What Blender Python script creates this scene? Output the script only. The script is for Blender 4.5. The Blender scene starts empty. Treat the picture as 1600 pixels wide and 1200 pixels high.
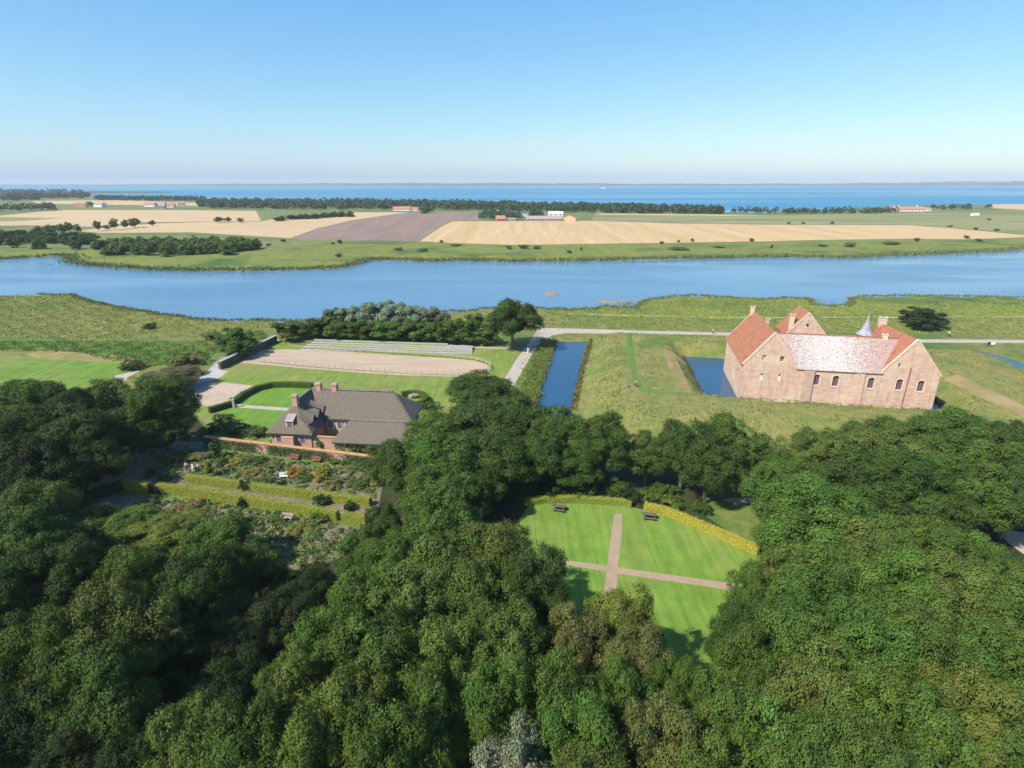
import bpy, bmesh, math, random
import numpy as np
from mathutils import Vector, Matrix
from mathutils.geometry import delaunay_2d_cdt, tessellate_polygon

S = bpy.context.scene
C = S.collection
# ------------------------------------------------------------------ camera, sky, sun, exposure
F, H = 889.0, 45.0
PT = math.atan(317 / F)
cam = bpy.data.cameras.new('camera')
cam.sensor_width = 36.0
cam.lens = 36.0 * F / 1600
cam.clip_start = 0.5
cam.clip_end = 40000
camo = bpy.data.objects.new('camera', cam)
camo.location = (0, 0, H)
camo.rotation_euler = (math.pi / 2 - PT, 0, 0)
C.objects.link(camo)
S.camera = camo

SUN_EL, SUN_SHADOW = math.radians(47), math.radians(36)   # shadows fall towards +x and a little +y
sdir = Vector((-math.cos(SUN_SHADOW) * math.cos(SUN_EL), -math.sin(SUN_SHADOW) * math.cos(SUN_EL), math.sin(SUN_EL)))
w = bpy.data.worlds.new('World')
S.world = w
w.use_nodes = True
nt = w.node_tree
bg = nt.nodes['Background']
sky = nt.nodes.new('ShaderNodeTexSky')
sky.sky_type = 'NISHITA'
sky.sun_disc = False
sky.sun_elevation = SUN_EL
sky.sun_rotation = math.atan2(sdir.x, sdir.y)
sky.air_density = 1.0
sky.dust_density = 0.7
sky.ozone_density = 0.0
hs = nt.nodes.new('ShaderNodeHueSaturation')
hs.inputs['Saturation'].default_value = 1.0
nt.links.new(sky.outputs[0], hs.inputs['Color'])
tint = nt.nodes.new('ShaderNodeMixRGB'); tint.blend_type = 'MULTIPLY'; tint.inputs[0].default_value = 1
tint.inputs[2].default_value = (0.75, 1.62, 4.3, 1)
sepc = nt.nodes.new('ShaderNodeSeparateColor'); comb = nt.nodes.new('ShaderNodeCombineColor')
powb = nt.nodes.new('ShaderNodeMath'); powb.operation = 'POWER'; powb.inputs[1].default_value = 0.35
nt.links.new(hs.outputs[0], sepc.inputs[0]); 
for ch, ex in ((0, 1.1), (1, 0.8)):
    pw = nt.nodes.new('ShaderNodeMath'); pw.operation = 'POWER'; pw.inputs[1].default_value = ex
    nt.links.new(sepc.outputs[ch], pw.inputs[0]); nt.links.new(pw.outputs[0], comb.inputs[ch])
nt.links.new(sepc.outputs[2], powb.inputs[0]); nt.links.new(powb.outputs[0], comb.inputs[2])
nt.links.new(comb.outputs[0], tint.inputs[1]); nt.links.new(tint.outputs[0], bg.inputs[0])
bg.inputs[1].default_value = 0.080
sun = bpy.data.lights.new('sun', 'SUN')
sun.energy = 4.8
sun.angle = math.radians(0.5)
sun.color = (1.0, 0.94, 0.84)
suno = bpy.data.objects.new('sun', sun)
suno.rotation_euler = (-sdir).to_track_quat('-Z', 'Y').to_euler()
C.objects.link(suno)
S.view_settings.view_transform = 'Standard'
S.view_settings.look = 'None'
S.view_settings.exposure = 0.62
S.view_settings.gamma = 1.0
S.view_settings.use_curve_mapping = False

# ------------------------------------------------------------------ helpers
def P(px, py, z=0.0):
    """the point at height z seen at a pixel of the 1600x1200 survey photograph"""
    u = (px - 800) / F; v = (600 - py) / F
    dy = math.cos(PT) + v * math.sin(PT); dz = -math.sin(PT) + v * math.cos(PT)
    t = (z - H) / dz
    return (u * t, dy * t, z)

def depth(p):
    return p[1] * math.cos(PT) - (p[2] - H) * math.sin(PT)

def tag(o, label=None, cat=None, group=None, kind=None):
    if label: o['label'] = label
    if cat: o['category'] = cat
    if group: o['group'] = group
    if kind: o['kind'] = kind
    return o

def link(name, me, parent=None, mats=None):
    o = bpy.data.objects.new(name, me)
    C.objects.link(o)
    if parent: o.parent = parent
    if mats is not None and me is not None:
        for m in (mats if isinstance(mats, (list, tuple)) else [mats]):
            me.materials.append(m)
    return o

def empty(name, loc=(0, 0, 0), rz=0.0, scale=None):
    o = bpy.data.objects.new(name, None)
    o.location = loc; o.rotation_euler = (0, 0, rz)
    if scale: o.scale = scale
    o.empty_display_size = 0.5
    C.objects.link(o)
    return o

def npmesh(name, V, Fc, col=None, matidx=None, smooth=False):
    """mesh from numpy arrays: V (n,3), Fc (m,k)"""
    V = np.asarray(V, np.float32); Fc = np.asarray(Fc, np.int32)
    me = bpy.data.meshes.new(name)
    me.vertices.add(len(V)); me.vertices.foreach_set('co', V.ravel())
    k = Fc.shape[1]
    me.loops.add(Fc.size); me.loops.foreach_set('vertex_index', Fc.ravel())
    me.polygons.add(len(Fc))
    me.polygons.foreach_set('loop_start', np.arange(0, Fc.size, k, dtype=np.int32))
    me.polygons.foreach_set('loop_total', np.full(len(Fc), k, np.int32))
    if matidx is not None: me.polygons.foreach_set('material_index', np.asarray(matidx, np.int32))
    me.polygons.foreach_set('use_smooth', np.full(len(Fc), smooth, bool))
    if col is not None:
        a = me.attributes.new('tint', 'FLOAT_COLOR', 'POINT')
        c = np.ones((len(V), 4), np.float32); c[:, :3] = col
        a.data.foreach_set('color', c.ravel())
    me.update(calc_edges=True)
    me.validate()
    return me

class MB:
    """collects simple solids into one mesh"""
    def __init__(s): s.v = []; s.f = []; s.m = []
    def add(s, vs, fs, m=0):
        n = len(s.v); s.v += [tuple(v) for v in vs]; s.f += [tuple(i + n for i in f) for f in fs]; s.m += [m] * len(fs); return s
    def box(s, x0, x1, y0, y1, z0, z1, m=0):
        return s.add([(x0, y0, z0), (x1, y0, z0), (x1, y1, z0), (x0, y1, z0), (x0, y0, z1), (x1, y0, z1), (x1, y1, z1), (x0, y1, z1)],
                     [(0, 3, 2, 1), (4, 5, 6, 7), (0, 1, 5, 4), (1, 2, 6, 5), (2, 3, 7, 6), (3, 0, 4, 7)], m)
    def bar(s, a, b, w, h, m=0):
        """square bar from a to b"""
        a = Vector(a); b = Vector(b); d = (b - a).normalized()
        up = Vector((0, 0, 1)) if abs(d.z) < 0.95 else Vector((1, 0, 0))
        sx = d.cross(up).normalized() * w / 2; sy = sx.cross(d).normalized() * h / 2
        vs = [p + i * sx + j * sy for p in (a, b) for i, j in ((-1, -1), (1, -1), (1, 1), (-1, 1))]
        return s.add(vs, [(0, 1, 2, 3), (7, 6, 5, 4), (0, 4, 5, 1), (1, 5, 6, 2), (2, 6, 7, 3), (3, 7, 4, 0)], m)
    def tube(s, pts, rad, n=7, m=0):
        pts = [Vector(p) for p in pts]; rings = []
        for i, p in enumerate(pts):
            d = (pts[min(i + 1, len(pts) - 1)] - pts[max(i - 1, 0)]).normalized()
            up = Vector((0, 0, 1)) if abs(d.z) < 0.9 else Vector((1, 0, 0))
            a = d.cross(up).normalized(); b = a.cross(d)
            r = rad[i] if isinstance(rad, (list, tuple)) else rad
            rings.append([p + r * (math.cos(2 * math.pi * k / n) * a + math.sin(2 * math.pi * k / n) * b) for k in range(n)])
        vs = [v for r in rings for v in r]; fs = []
        for i in range(len(rings) - 1):
            for k in range(n):
                k2 = (k + 1) % n
                fs.append((i * n + k, i * n + k2, (i + 1) * n + k2, (i + 1) * n + k))
        fs.append(tuple(range(n - 1, -1, -1))); fs.append(tuple((len(rings) - 1) * n + k for k in range(n)))
        return s.add(vs, fs, m)
    def slab(s, quad, t, m=0):
        """thick sheet: polygon (ccw from outside) with thickness t inwards"""
        q = [Vector(p) for p in quad]; nrm = (q[1] - q[0]).cross(q[-1] - q[0]).normalized()
        n = len(q); vs = q + [p - nrm * t for p in q]
        fs = [tuple(range(n)), tuple(range(2 * n - 1, n - 1, -1))] + [(i, i + n, (i + 1) % n + n, (i + 1) % n) for i in range(n)]
        return s.add(vs, fs, m)
    def build(s, name, mats, parent=None, smooth=False, bevel=0.0):
        me = bpy.data.meshes.new(name); me.from_pydata(s.v, [], s.f)
        me.polygons.foreach_set('material_index', s.m)
        if smooth: me.polygons.foreach_set('use_smooth', [True] * len(s.f))
        bm = bmesh.new(); bm.from_mesh(me); bmesh.ops.recalc_face_normals(bm, faces=bm.faces); bm.to_mesh(me); bm.free()
        o = link(name, me, parent, mats)
        if bevel:
            b = o.modifiers.new('bevel', 'BEVEL'); b.width = bevel; b.segments = 2
        return o

# ------------------------------------------------------------------ materials
def mat(name, c1, c2=None, c3=None, scale=1.0, scale2=None, rough=0.9, bump=0.0, bscale=None, stretch=None, obj=False, spec=0.25, detail=5.0, lo=0.35, hi=0.65):
    m = bpy.data.materials.new(name); m.use_nodes = True
    n = m.node_tree.nodes; L = m.node_tree.links; b = n['Principled BSDF']
    b.inputs['Roughness'].default_value = rough
    b.inputs['Specular IOR Level'].default_value = spec
    if c2 is None:
        b.inputs['Base Color'].default_value = (*c1, 1)
    if obj:
        co = n.new('ShaderNodeTexCoord').outputs['Object']
    else:
        co = n.new('ShaderNodeNewGeometry').outputs['Position']
    if stretch:
        mp = n.new('ShaderNodeMapping'); mp.inputs['Scale'].default_value = stretch[:3]
        if len(stretch) > 3: mp.inputs['Rotation'].default_value = (0, 0, stretch[3])
        L.new(co, mp.inputs['Vector']); co = mp.outputs[0]
    m['co'] = ''
    def noise(sc, d=detail):
        t = n.new('ShaderNodeTexNoise'); t.inputs['Scale'].default_value = sc; t.inputs['Detail'].default_value = d; t.inputs['Roughness'].default_value = 0.62
        L.new(co, t.inputs['Vector']); return t.outputs['Fac']
    if c2 is not None:
        r = n.new('ShaderNodeValToRGB'); r.color_ramp.elements[0].position = lo; r.color_ramp.elements[1].position = hi
        r.color_ramp.elements[0].color = (*c1, 1); r.color_ramp.elements[1].color = (*c2, 1)
        L.new(noise(scale), r.inputs[0]); out = r.outputs[0]
        if c3 is not None:
            r2 = n.new('ShaderNodeValToRGB'); r2.color_ramp.elements[0].position = 0.48; r2.color_ramp.elements[1].position = 0.66
            L.new(noise(scale2 or scale * 0.13, 4), r2.inputs[0])
            mx = n.new('ShaderNodeMixRGB'); mx.inputs[2].default_value = (*c3, 1)
            L.new(r2.outputs[0], mx.inputs[0]); L.new(out, mx.inputs[1]); out = mx.outputs[0]
        L.new(out, b.inputs['Base Color'])
    if bump:
        bp = n.new('ShaderNodeBump'); bp.inputs['Strength'].default_value = min(bump, 1.0); bp.inputs['Distance'].default_value = max(bump, 0.05)
        L.new(noise(bscale or scale * 3, 6), bp.inputs['Height']); L.new(bp.outputs[0], b.inputs['Normal'])
    return m

def leafmat(name, translucent=0.16, rough=0.55):
    """per-leaf tint from the mesh times the colour of the plant (Object Info)"""
    m = bpy.data.materials.new(name); m.use_nodes = True
    n = m.node_tree.nodes; L = m.node_tree.links; b = n['Principled BSDF']
    a = n.new('ShaderNodeAttribute'); a.attribute_name = 'tint'
    oi = n.new('ShaderNodeObjectInfo')
    mx = n.new('ShaderNodeMixRGB'); mx.blend_type = 'MULTIPLY'; mx.inputs[0].default_value = 1
    L.new(a.outputs['Color'], mx.inputs[1]); L.new(oi.outputs['Color'], mx.inputs[2])
    L.new(mx.outputs[0], b.inputs['Base Color'])
    b.inputs['Roughness'].default_value = rough; b.inputs['Specular IOR Level'].default_value = 0.16
    tr = n.new('ShaderNodeBsdfTranslucent'); L.new(mx.outputs[0], tr.inputs['Color'])
    ms = n.new('ShaderNodeMixShader'); ms.inputs[0].default_value = translucent
    L.new(b.outputs[0], ms.inputs[1]); L.new(tr.outputs[0], ms.inputs[2]); L.new(ms.outputs[0], n['Material Output'].inputs[0])
    return m

def watermat(name, deep, rough, bump, bscale, stretch, patch=None, spec=0.5):
    m = bpy.data.materials.new(name); m.use_nodes = True
    n = m.node_tree.nodes; L = m.node_tree.links; b = n['Principled BSDF']
    b.inputs['Base Color'].default_value = (*deep, 1); b.inputs['Roughness'].default_value = rough; b.inputs['IOR'].default_value = 1.33
    b.inputs['Specular IOR Level'].default_value = spec
    g = n.new('ShaderNodeNewGeometry')
    mp = n.new('ShaderNodeMapping'); mp.inputs['Scale'].default_value = stretch; L.new(g.outputs['Position'], mp.inputs['Vector'])
    t = n.new('ShaderNodeTexNoise'); t.inputs['Scale'].default_value = bscale; t.inputs['Detail'].default_value = 4; L.new(mp.outputs[0], t.inputs['Vector'])
    bp = n.new('ShaderNodeBump'); bp.inputs['Strength'].default_value = 1.0; bp.inputs['Distance'].default_value = bump
    L.new(t.outputs['Fac'], bp.inputs['Height']); L.new(bp.outputs[0], b.inputs['Normal'])
    if patch:
        mp2 = n.new('ShaderNodeMapping'); mp2.inputs['Scale'].default_value = patch[0]; L.new(g.outputs['Position'], mp2.inputs['Vector'])
        t2 = n.new('ShaderNodeTexNoise'); t2.inputs['Scale'].default_value = 1.0; t2.inputs['Detail'].default_value = 5; L.new(mp2.outputs[0], t2.inputs['Vector'])
        r = n.new('ShaderNodeMapRange'); r.inputs['From Min'].default_value = 0.35; r.inputs['From Max'].default_value = 0.65
        r.inputs['To Min'].default_value = patch[1]; r.inputs['To Max'].default_value = patch[2]
        L.new(t2.outputs['Fac'], r.inputs['Value']); L.new(r.outputs[0], b.inputs['Roughness'])
        r3 = n.new('ShaderNodeMapRange'); r3.inputs['From Min'].default_value = 0.38; r3.inputs['From Max'].default_value = 0.62
        r3.inputs['To Min'].default_value = bump * 0.4; r3.inputs['To Max'].default_value = bump * 1.5
        L.new(t2.outputs['Fac'], r3.inputs['Value']); L.new(r3.outputs[0], bp.inputs['Distance'])
    return m

M = {}
M['meadow'] = mat('meadow', (.085, .115, .022), (.20, .18, .055), (.055, .12, .02), .35, .028, bump=.5, bscale=1.3)
M['far_meadow'] = mat('far_meadow', (.10, .135, .03), (.19, .185, .06), (.07, .115, .03), .12, .012, bump=.3, bscale=.5)
M['marsh'] = mat('marsh', (.10, .15, .02), (.20, .19, .04), (.055, .10, .022), .18, .025, bump=.6, bscale=.9)
M['reedland'] = mat('reedland', (.125, .145, .03), (.22, .20, .06), (.095, .155, .025), .5, .03, bump=.6, bscale=1.1)
M['pasture'] = mat('pasture', (.10, .18, .018), (.13, .21, .03), (.17, .19, .05), .3, .04, bump=.3, bscale=1.5)
M['wet_grass'] = mat('wet_grass', (.055, .13, .018), (.09, .16, .025), (.14, .16, .04), .3, .05, bump=.4, bscale=1.2)
M['dry_grass'] = mat('dry_grass', (.26, .19, .07), (.16, .16, .045), (.30, .22, .10), .5, .1, bump=.4, bscale=1.5)
M['rampart'] = mat('rampart_grass', (.125, .155, .036), (.235, .205, .07), (.085, .145, .028), .55, .085, bump=.6, bscale=1.4)
M['trodden'] = mat('trodden_grass', (.09, .15, .03), (.12, .17, .04), None, .8, bump=.1)
M['lawn'] = mat('lawn_grass', (.105, .20, .022), (.15, .235, .035), (.17, .225, .045), 1.3, .16, bump=.12, bscale=6, stretch=(1, .35, 1, .25))
M['yard_grass'] = mat('yard_grass', (.12, .19, .025), (.17, .21, .045), (.20, .20, .06), .6, .06, bump=.15, bscale=5)
M['small_lawn'] = mat('small_lawn', (.10, .20, .018), (.13, .22, .03), None, .5, bump=.1, bscale=5)
M['wheat'] = mat('wheat_stubble', (.43, .295, .145), (.50, .355, .19), (.41, .27, .12), .05, .02, stretch=(3.0, .12, 1, -.12), bump=.1, bscale=.8)
M['stubble'] = mat('stubble_field', (.43, .30, .165), (.48, .35, .20), (.39, .29, .155), .02, .01, stretch=(.6, 2.0, 1))
M['plough'] = mat('ploughed_soil', (.20, .135, .105), (.24, .165, .13), (.18, .13, .10), .05, .02, stretch=(2, .3, 1, .5), bump=.2, bscale=.6)
M['far_green'] = mat('far_green_field', (.17, .19, .06), (.25, .23, .10), (.12, .14, .05), .03, .008, stretch=(.4, 2, 1))
M['far_brown'] = mat('far_brown_field', (.22, .17, .10), (.28, .23, .12), (.16, .15, .07), .03, .01, stretch=(.4, 2, 1))
M['gravel'] = mat('gravel', (.36, .28, .21), (.42, .34, .26), (.33, .25, .18), 1.2, .15, bump=.05)
M['sand'] = mat('arena_sand', (.36, .265, .18), (.42, .325, .23), (.33, .235, .16), .35, .08, stretch=(.35, 1.6, 1, -.1), bump=.05)
M['road'] = mat('pale_road', (.32, .285, .22), (.39, .345, .275), None, .7, bump=.02)
M['trail'] = mat('worn_trail', (.27, .25, .13), (.36, .32, .20), None, .6)
M['tarmac'] = mat('grey_tarmac', (.33, .32, .30), (.40, .38, .36), None, .5, bump=.02)
M['brickpath'] = mat('brick_path', (.28, .205, .135), (.345, .255, .17), (.27, .20, .125), 2.5, .4, bump=.03)
M['soil'] = mat('garden_soil', (.145, .11, .075), (.20, .16, .11), (.085, .13, .03), 1.1, .5, bump=.2)
M['woodfloor'] = mat('woodland_floor', (.02, .026, .009), (.045, .045, .018), (.03, .05, .012), .7, .1, bump=.3)  # tones lowered to hold the deep shade between the crowns
M['roughgrass'] = mat('rough_grass', (.08, .14, .022), (.16, .18, .05), (.06, .11, .02), .6, .1, bump=.4)
M['mud'] = mat('mud', (.18, .15, .11), (.26, .21, .15), None, .6)
M['coastland'] = mat('coast_land', (.04, .06, .03), (.14, .13, .07), (.03, .05, .025), .004, .0015, stretch=(1, .4, 1))
M['sea'] = watermat('sea_water', (.022, .165, .29), .28, .9, .06, (1, 1.5, 1), ((.0006, .006, 1), .2, .42), spec=.16)
M['lake'] = watermat('lake_water', (.085, .18, .275), .14, .10, .9, (1, 1.6, 1), ((.012, .05, 1), .06, .28), spec=.28)
M['moat'] = watermat('moat_water', (.024, .075, .14), .06, .03, 1.6, (1, 1, 1), None, spec=.4)
M['leaf'] = leafmat('leaves')
M['bark'] = mat('bark', (.10, .08, .06), (.17, .145, .11), None, 3, bump=.1, obj=True)
M['brickwall'] = mat('old_brick', (.52, .325, .24), (.64, .445, .345), (.62, .485, .355), .8, .16, stretch=(1, 1, 1.7), bump=.06, bscale=5, obj=True, detail=8)
M['brickstain'] = mat('brick_pilaster', (.45, .29, .22), (.54, .38, .29), (.47, .37, .28), .9, .3, bump=.06, bscale=5, obj=True)
M['reveal'] = mat('limewash', (.62, .50, .38), (.70, .58, .45), None, 1.5, obj=True)
M['coping'] = mat('gable_coping', (.55, .38, .27), (.66, .52, .40), None, 1.5, obj=True)
M['dark'] = mat('dark_opening', (.02, .018, .02))
M['glass'] = mat('window_glass', (.15, .10, .12), rough=.15, spec=.5)
M['frame'] = mat('window_frame', (.22, .14, .14), rough=.6)
M['white'] = mat('white_paint', (.72, .71, .68), (.8, .79, .76), None, 2, rough=.5, obj=True)
M['lead'] = mat('lead_sheet', (.24, .24, .27), (.34, .34, .37), None, 1.5, rough=.5, obj=True)
M['thatch'] = mat('thatch', (.10, .08, .063), (.175, .145, .115), (.14, .122, .085), 2.4, .3, bump=.3, bscale=8, obj=True, stretch=(2.2, 2.2, .5))
M['ridgethatch'] = mat('thatch_ridge', (.13, .115, .10), (.20, .175, .15), None, 2, bump=.1, obj=True)
M['redbrick'] = mat('red_brick', (.40, .23, .165), (.50, .32, .24), (.44, .29, .22), 1.5, .4, bump=.04, obj=True)
M['orangetile'] = mat('orange_coping', (.40, .21, .10), (.50, .29, .16), None, 1.2, obj=True)
M['stonewall'] = mat('field_stone', (.26, .25, .23), (.42, .40, .36), None, 2.2, bump=.2, obj=True)
M['shadestone'] = mat('shaded_stone', (.06, .06, .035), (.14, .13, .09), None, 1.5, bump=.2, obj=True)  # shade of the wall's sunless side put into the stone colour
M['palestone'] = mat('pale_concrete', (.30, .295, .26), (.38, .37, .33), None, 1.2, obj=True)
M['fence'] = mat('weathered_wood', (.34, .27, .23), (.46, .38, .33), None, 2, obj=True)
M['benchwood'] = mat('red_brown_wood', (.22, .09, .06), (.30, .13, .09), None, 3, obj=True)
M['greywood'] = mat('grey_wood', (.085, .075, .07), (.13, .115, .105), None, 3, obj=True)
M['skin'] = mat('skin', (.55, .36, .27))
M['hair'] = mat('hair', (.08, .05, .03))
M['navy'] = mat('navy_cloth', (.03, .035, .07))
M['whitecloth'] = mat('white_cloth', (.75, .75, .74))
M['tealcloth'] = mat('pale_blue_cloth', (.45, .58, .62))
M['blackcloth'] = mat('black_cloth', (.025, .025, .028))
M['redroof'] = mat('red_roof', (.36, .16, .11), (.43, .21, .15), None, .5, obj=True)
M['greyroof'] = mat('grey_roof', (.27, .22, .21), (.33, .28, .26), None, .5, obj=True)
M['tanwall'] = mat('tan_wall', (.55, .38, .24), (.62, .45, .30), None, .5, obj=True)

def roofmat(name, c1, c2, lichen=None):
    """clay tiles: courses as bump; lichen: pale growth, thickest in the middle of the slope"""
    m = mat(name, c1, c2, None, 1.3, obj=True, rough=.85)
    n = m.node_tree.nodes; L = m.node_tree.links; b = n['Principled BSDF']
    tc = n.new('ShaderNodeTexCoord')
    wv = n.new('ShaderNodeTexWave'); wv.bands_direction = 'Z'; wv.inputs['Scale'].default_value = 1.1; wv.inputs['Distortion'].default_value = .6
    L.new(tc.outputs['Object'], wv.inputs['Vector'])
    bp = n.new('ShaderNodeBump'); bp.inputs['Strength'].default_value = .5; bp.inputs['Distance'].default_value = .05
    L.new(wv.outputs['Fac'], bp.inputs['Height']); L.new(bp.outputs[0], b.inputs['Normal'])
    if lichen:
        base = b.inputs['Base Color'].links[0].from_socket
        t1 = n.new('ShaderNodeTexNoise'); t1.inputs['Scale'].default_value = 2.8; t1.inputs['Detail'].default_value = 8; t1.inputs['Roughness'].default_value = .75
        L.new(tc.outputs['Object'], t1.inputs['Vector'])
        sep = n.new('ShaderNodeSeparateXYZ'); L.new(tc.outputs['Object'], sep.inputs[0])
        ax = n.new('ShaderNodeMath'); ax.operation = 'SUBTRACT'; ax.inputs[1].default_value = 17.0; L.new(sep.outputs[0], ax.inputs[0])
        ab = n.new('ShaderNodeMath'); ab.operation = 'ABSOLUTE'; L.new(ax.outputs[0], ab.inputs[0])
        mr = n.new('ShaderNodeMapRange'); mr.inputs['From Min'].default_value = 2.0; mr.inputs['From Max'].default_value = 12.0
        mr.inputs['To Min'].default_value = .085; mr.inputs['To Max'].default_value = -.13; L.new(ab.outputs[0], mr.inputs['Value'])
        ad = n.new('ShaderNodeMath'); ad.operation = 'ADD'; L.new(t1.outputs['Fac'], ad.inputs[0]); L.new(mr.outputs[0], ad.inputs[1])
        rp = n.new('ShaderNodeValToRGB'); rp.color_ramp.elements[0].position = .44; rp.color_ramp.elements[1].position = .57; L.new(ad.outputs[0], rp.inputs[0])
        mx = n.new('ShaderNodeMixRGB'); mx.inputs[2].default_value = (*lichen, 1)
        L.new(rp.outputs[0], mx.inputs[0]); L.new(base, mx.inputs[1])
        # dark specks
        t2 = n.new('ShaderNodeTexNoise'); t2.inputs['Scale'].default_value = 3.2; t2.inputs['Detail'].default_value = 3; L.new(tc.outputs['Object'], t2.inputs['Vector'])
        r2 = n.new('ShaderNodeValToRGB'); r2.color_ramp.elements[0].position = .60; r2.color_ramp.elements[1].position = .68; L.new(t2.outputs['Fac'], r2.inputs[0])
        m2 = n.new('ShaderNodeMixRGB'); m2.inputs[2].default_value = (.20, .13, .11, 1)
        L.new(r2.outputs[0], m2.inputs[0]); L.new(mx.outputs[0], m2.inputs[1]); L.new(m2.outputs[0], b.inputs['Base Color'])
    return m
M['orangeroof'] = roofmat('orange_tiles', (.26, .10, .055), (.35, .155, .088))
M['lichenroof'] = roofmat('lichened_tiles', (.30, .185, .155), (.38, .275, .24), (.45, .42, .405))

def overlay(m, kind):
    n = m.node_tree.nodes; L = m.node_tree.links; b = n['Principled BSDF']; base = b.inputs['Base Color'].links[0].from_socket
    def mul(base, fac, lo, hi_, a, c):
        r = n.new('ShaderNodeMapRange'); r.inputs['From Min'].default_value = lo; r.inputs['From Max'].default_value = hi_; r.inputs['To Min'].default_value = a; r.inputs['To Max'].default_value = c; L.new(fac, r.inputs['Value'])
        h = n.new('ShaderNodeHueSaturation'); L.new(r.outputs[0], h.inputs['Value']); L.new(base, h.inputs['Color']); return h.outputs[0]
    def noise(co, sc, st, det=4, rot=0):
        mp = n.new('ShaderNodeMapping'); mp.inputs['Scale'].default_value = st; mp.inputs['Rotation'].default_value = (0, 0, rot); L.new(co, mp.inputs['Vector'])
        t = n.new('ShaderNodeTexNoise'); t.inputs['Scale'].default_value = sc; t.inputs['Detail'].default_value = det; L.new(mp.outputs[0], t.inputs['Vector']); return t.outputs['Fac']
    if kind == 'brick':
        tc = n.new('ShaderNodeTexCoord').outputs['Object']
        base = mul(base, noise(tc, 1.1, (.25, .25, 5.5), 3), .35, .65, .88, 1.08)       # uneven courses
        base = mul(base, noise(tc, .9, (2.2, 2.2, .22), 5), .5, .75, 1.0, .72)          # weather runs
        base = mul(base, noise(tc, 4.0, (1, 1, 2.4), 2), .35, .65, .90, 1.08)           # single dark and pale bricks
    if kind == 'lawn':
        g = n.new('ShaderNodeNewGeometry').outputs['Position']
        base = mul(base, noise(g, 1.0, (1.4, .05, 1), 2, .08), .4, .6, .90, 1.07)       # mowing lanes
        base = mul(base, noise(g, .35, (1, 1, 1), 6), .35, .7, .90, 1.10)
        base = mul(base, noise(g, 5, (1, 1, 1), 3), .3, .7, .88, 1.12)
    L.new(base, b.inputs['Base Color'])
for k_ in ('brickwall', 'brickstain'): overlay(M[k_], 'brick')
for k_ in ('lawn', 'yard_grass', 'small_lawn', 'pasture'): overlay(M[k_], 'lawn')

# tramlines in the wheat field
def tramlines(m, period, width, rot, colr):
    n = m.node_tree.nodes; L = m.node_tree.links; b = n['Principled BSDF']; base = b.inputs['Base Color'].links[0].from_socket
    g = n.new('ShaderNodeNewGeometry'); mp = n.new('ShaderNodeMapping'); mp.inputs['Rotation'].default_value = (0, 0, rot); L.new(g.outputs['Position'], mp.inputs['Vector'])
    tn = n.new('ShaderNodeTexNoise'); tn.inputs['Scale'].default_value = .004; L.new(g.outputs['Position'], tn.inputs['Vector'])
    sx = n.new('ShaderNodeSeparateXYZ'); L.new(mp.outputs[0], sx.inputs[0])
    wob = n.new('ShaderNodeMath'); wob.operation = 'MULTIPLY_ADD'; wob.inputs[1].default_value = 12; L.new(tn.outputs['Fac'], wob.inputs[0]); L.new(sx.outputs[0], wob.inputs[2])
    md = n.new('ShaderNodeMath'); md.operation = 'PINGPONG'; md.inputs[1].default_value = period / 2; L.new(wob.outputs[0], md.inputs[0])
    lt = n.new('ShaderNodeMath'); lt.operation = 'LESS_THAN'; lt.inputs[1].default_value = width; L.new(md.outputs[0], lt.inputs[0])
    ml = n.new('ShaderNodeMath'); ml.operation = 'MULTIPLY'; ml.inputs[1].default_value = .55; L.new(lt.outputs[0], ml.inputs[0])
    mx = n.new('ShaderNodeMixRGB'); mx.inputs[2].default_value = (*colr, 1); L.new(ml.outputs[0], mx.inputs[0]); L.new(base, mx.inputs[1]); L.new(mx.outputs[0], b.inputs['Base Color'])
tramlines(M['wheat'], 17, 1.0, .12, (.40, .29, .10))

# ------------------------------------------------------------------ terrain
rng = np.random.default_rng(7)
random.seed(7)
CAO = np.array([49.1, 115.4]); CANG = -0.192            # castle corner and bearing
cex = np.array([math.cos(CANG), math.sin(CANG)]); cey = np.array([-cex[1], cex[0]])
def cl2w(x, y): p = CAO + cex * x + cey * y; return (float(p[0]), float(p[1]))

def px(poly, z=0.0): return [P(x, y, z)[:2] for x, y in poly]
def rough(poly, step, amp, closed=True):
    out = []; r = random.Random(len(poly) * 13 + int(abs(poly[0][0])))
    for i, a in enumerate(poly):
        b = poly[(i + 1) % len(poly)]
        d = math.hypot(b[0] - a[0], b[1] - a[1]); n = max(1, min(40, int(d / step)))
        nx, ny = -(b[1] - a[1]) / max(d, 1e-6), (b[0] - a[0]) / max(d, 1e-6)
        for k in range(n):
            t = k / n; j = r.uniform(-amp, amp) if k else 0.0
            out.append((a[0] + (b[0] - a[0]) * t + nx * j, a[1] + (b[1] - a[1]) * t + ny * j))
    return out

RING_IN = [cl2w(-9.0, 32), cl2w(-8.2, 22), cl2w(-7.6, 8), cl2w(-7, -1.5), cl2w(-3, -3.0), cl2w(20, -2.8), cl2w(38, -2.6), cl2w(41.2, -1), cl2w(42.2, 10), cl2w(44, 24), cl2w(44, 32)]
TOE = [P(923, 524)[:2], P(910, 572)[:2], P(895, 642)[:2], (14.5, 100), (24, 93), (55, 90), (92, 83), (125, 74), (170, 66), (210, 90), (200, 120), P(1600, 575)[:2], P(1545, 553)[:2], P(1515, 546)[:2], (112, 155), (66, 165)]

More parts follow.
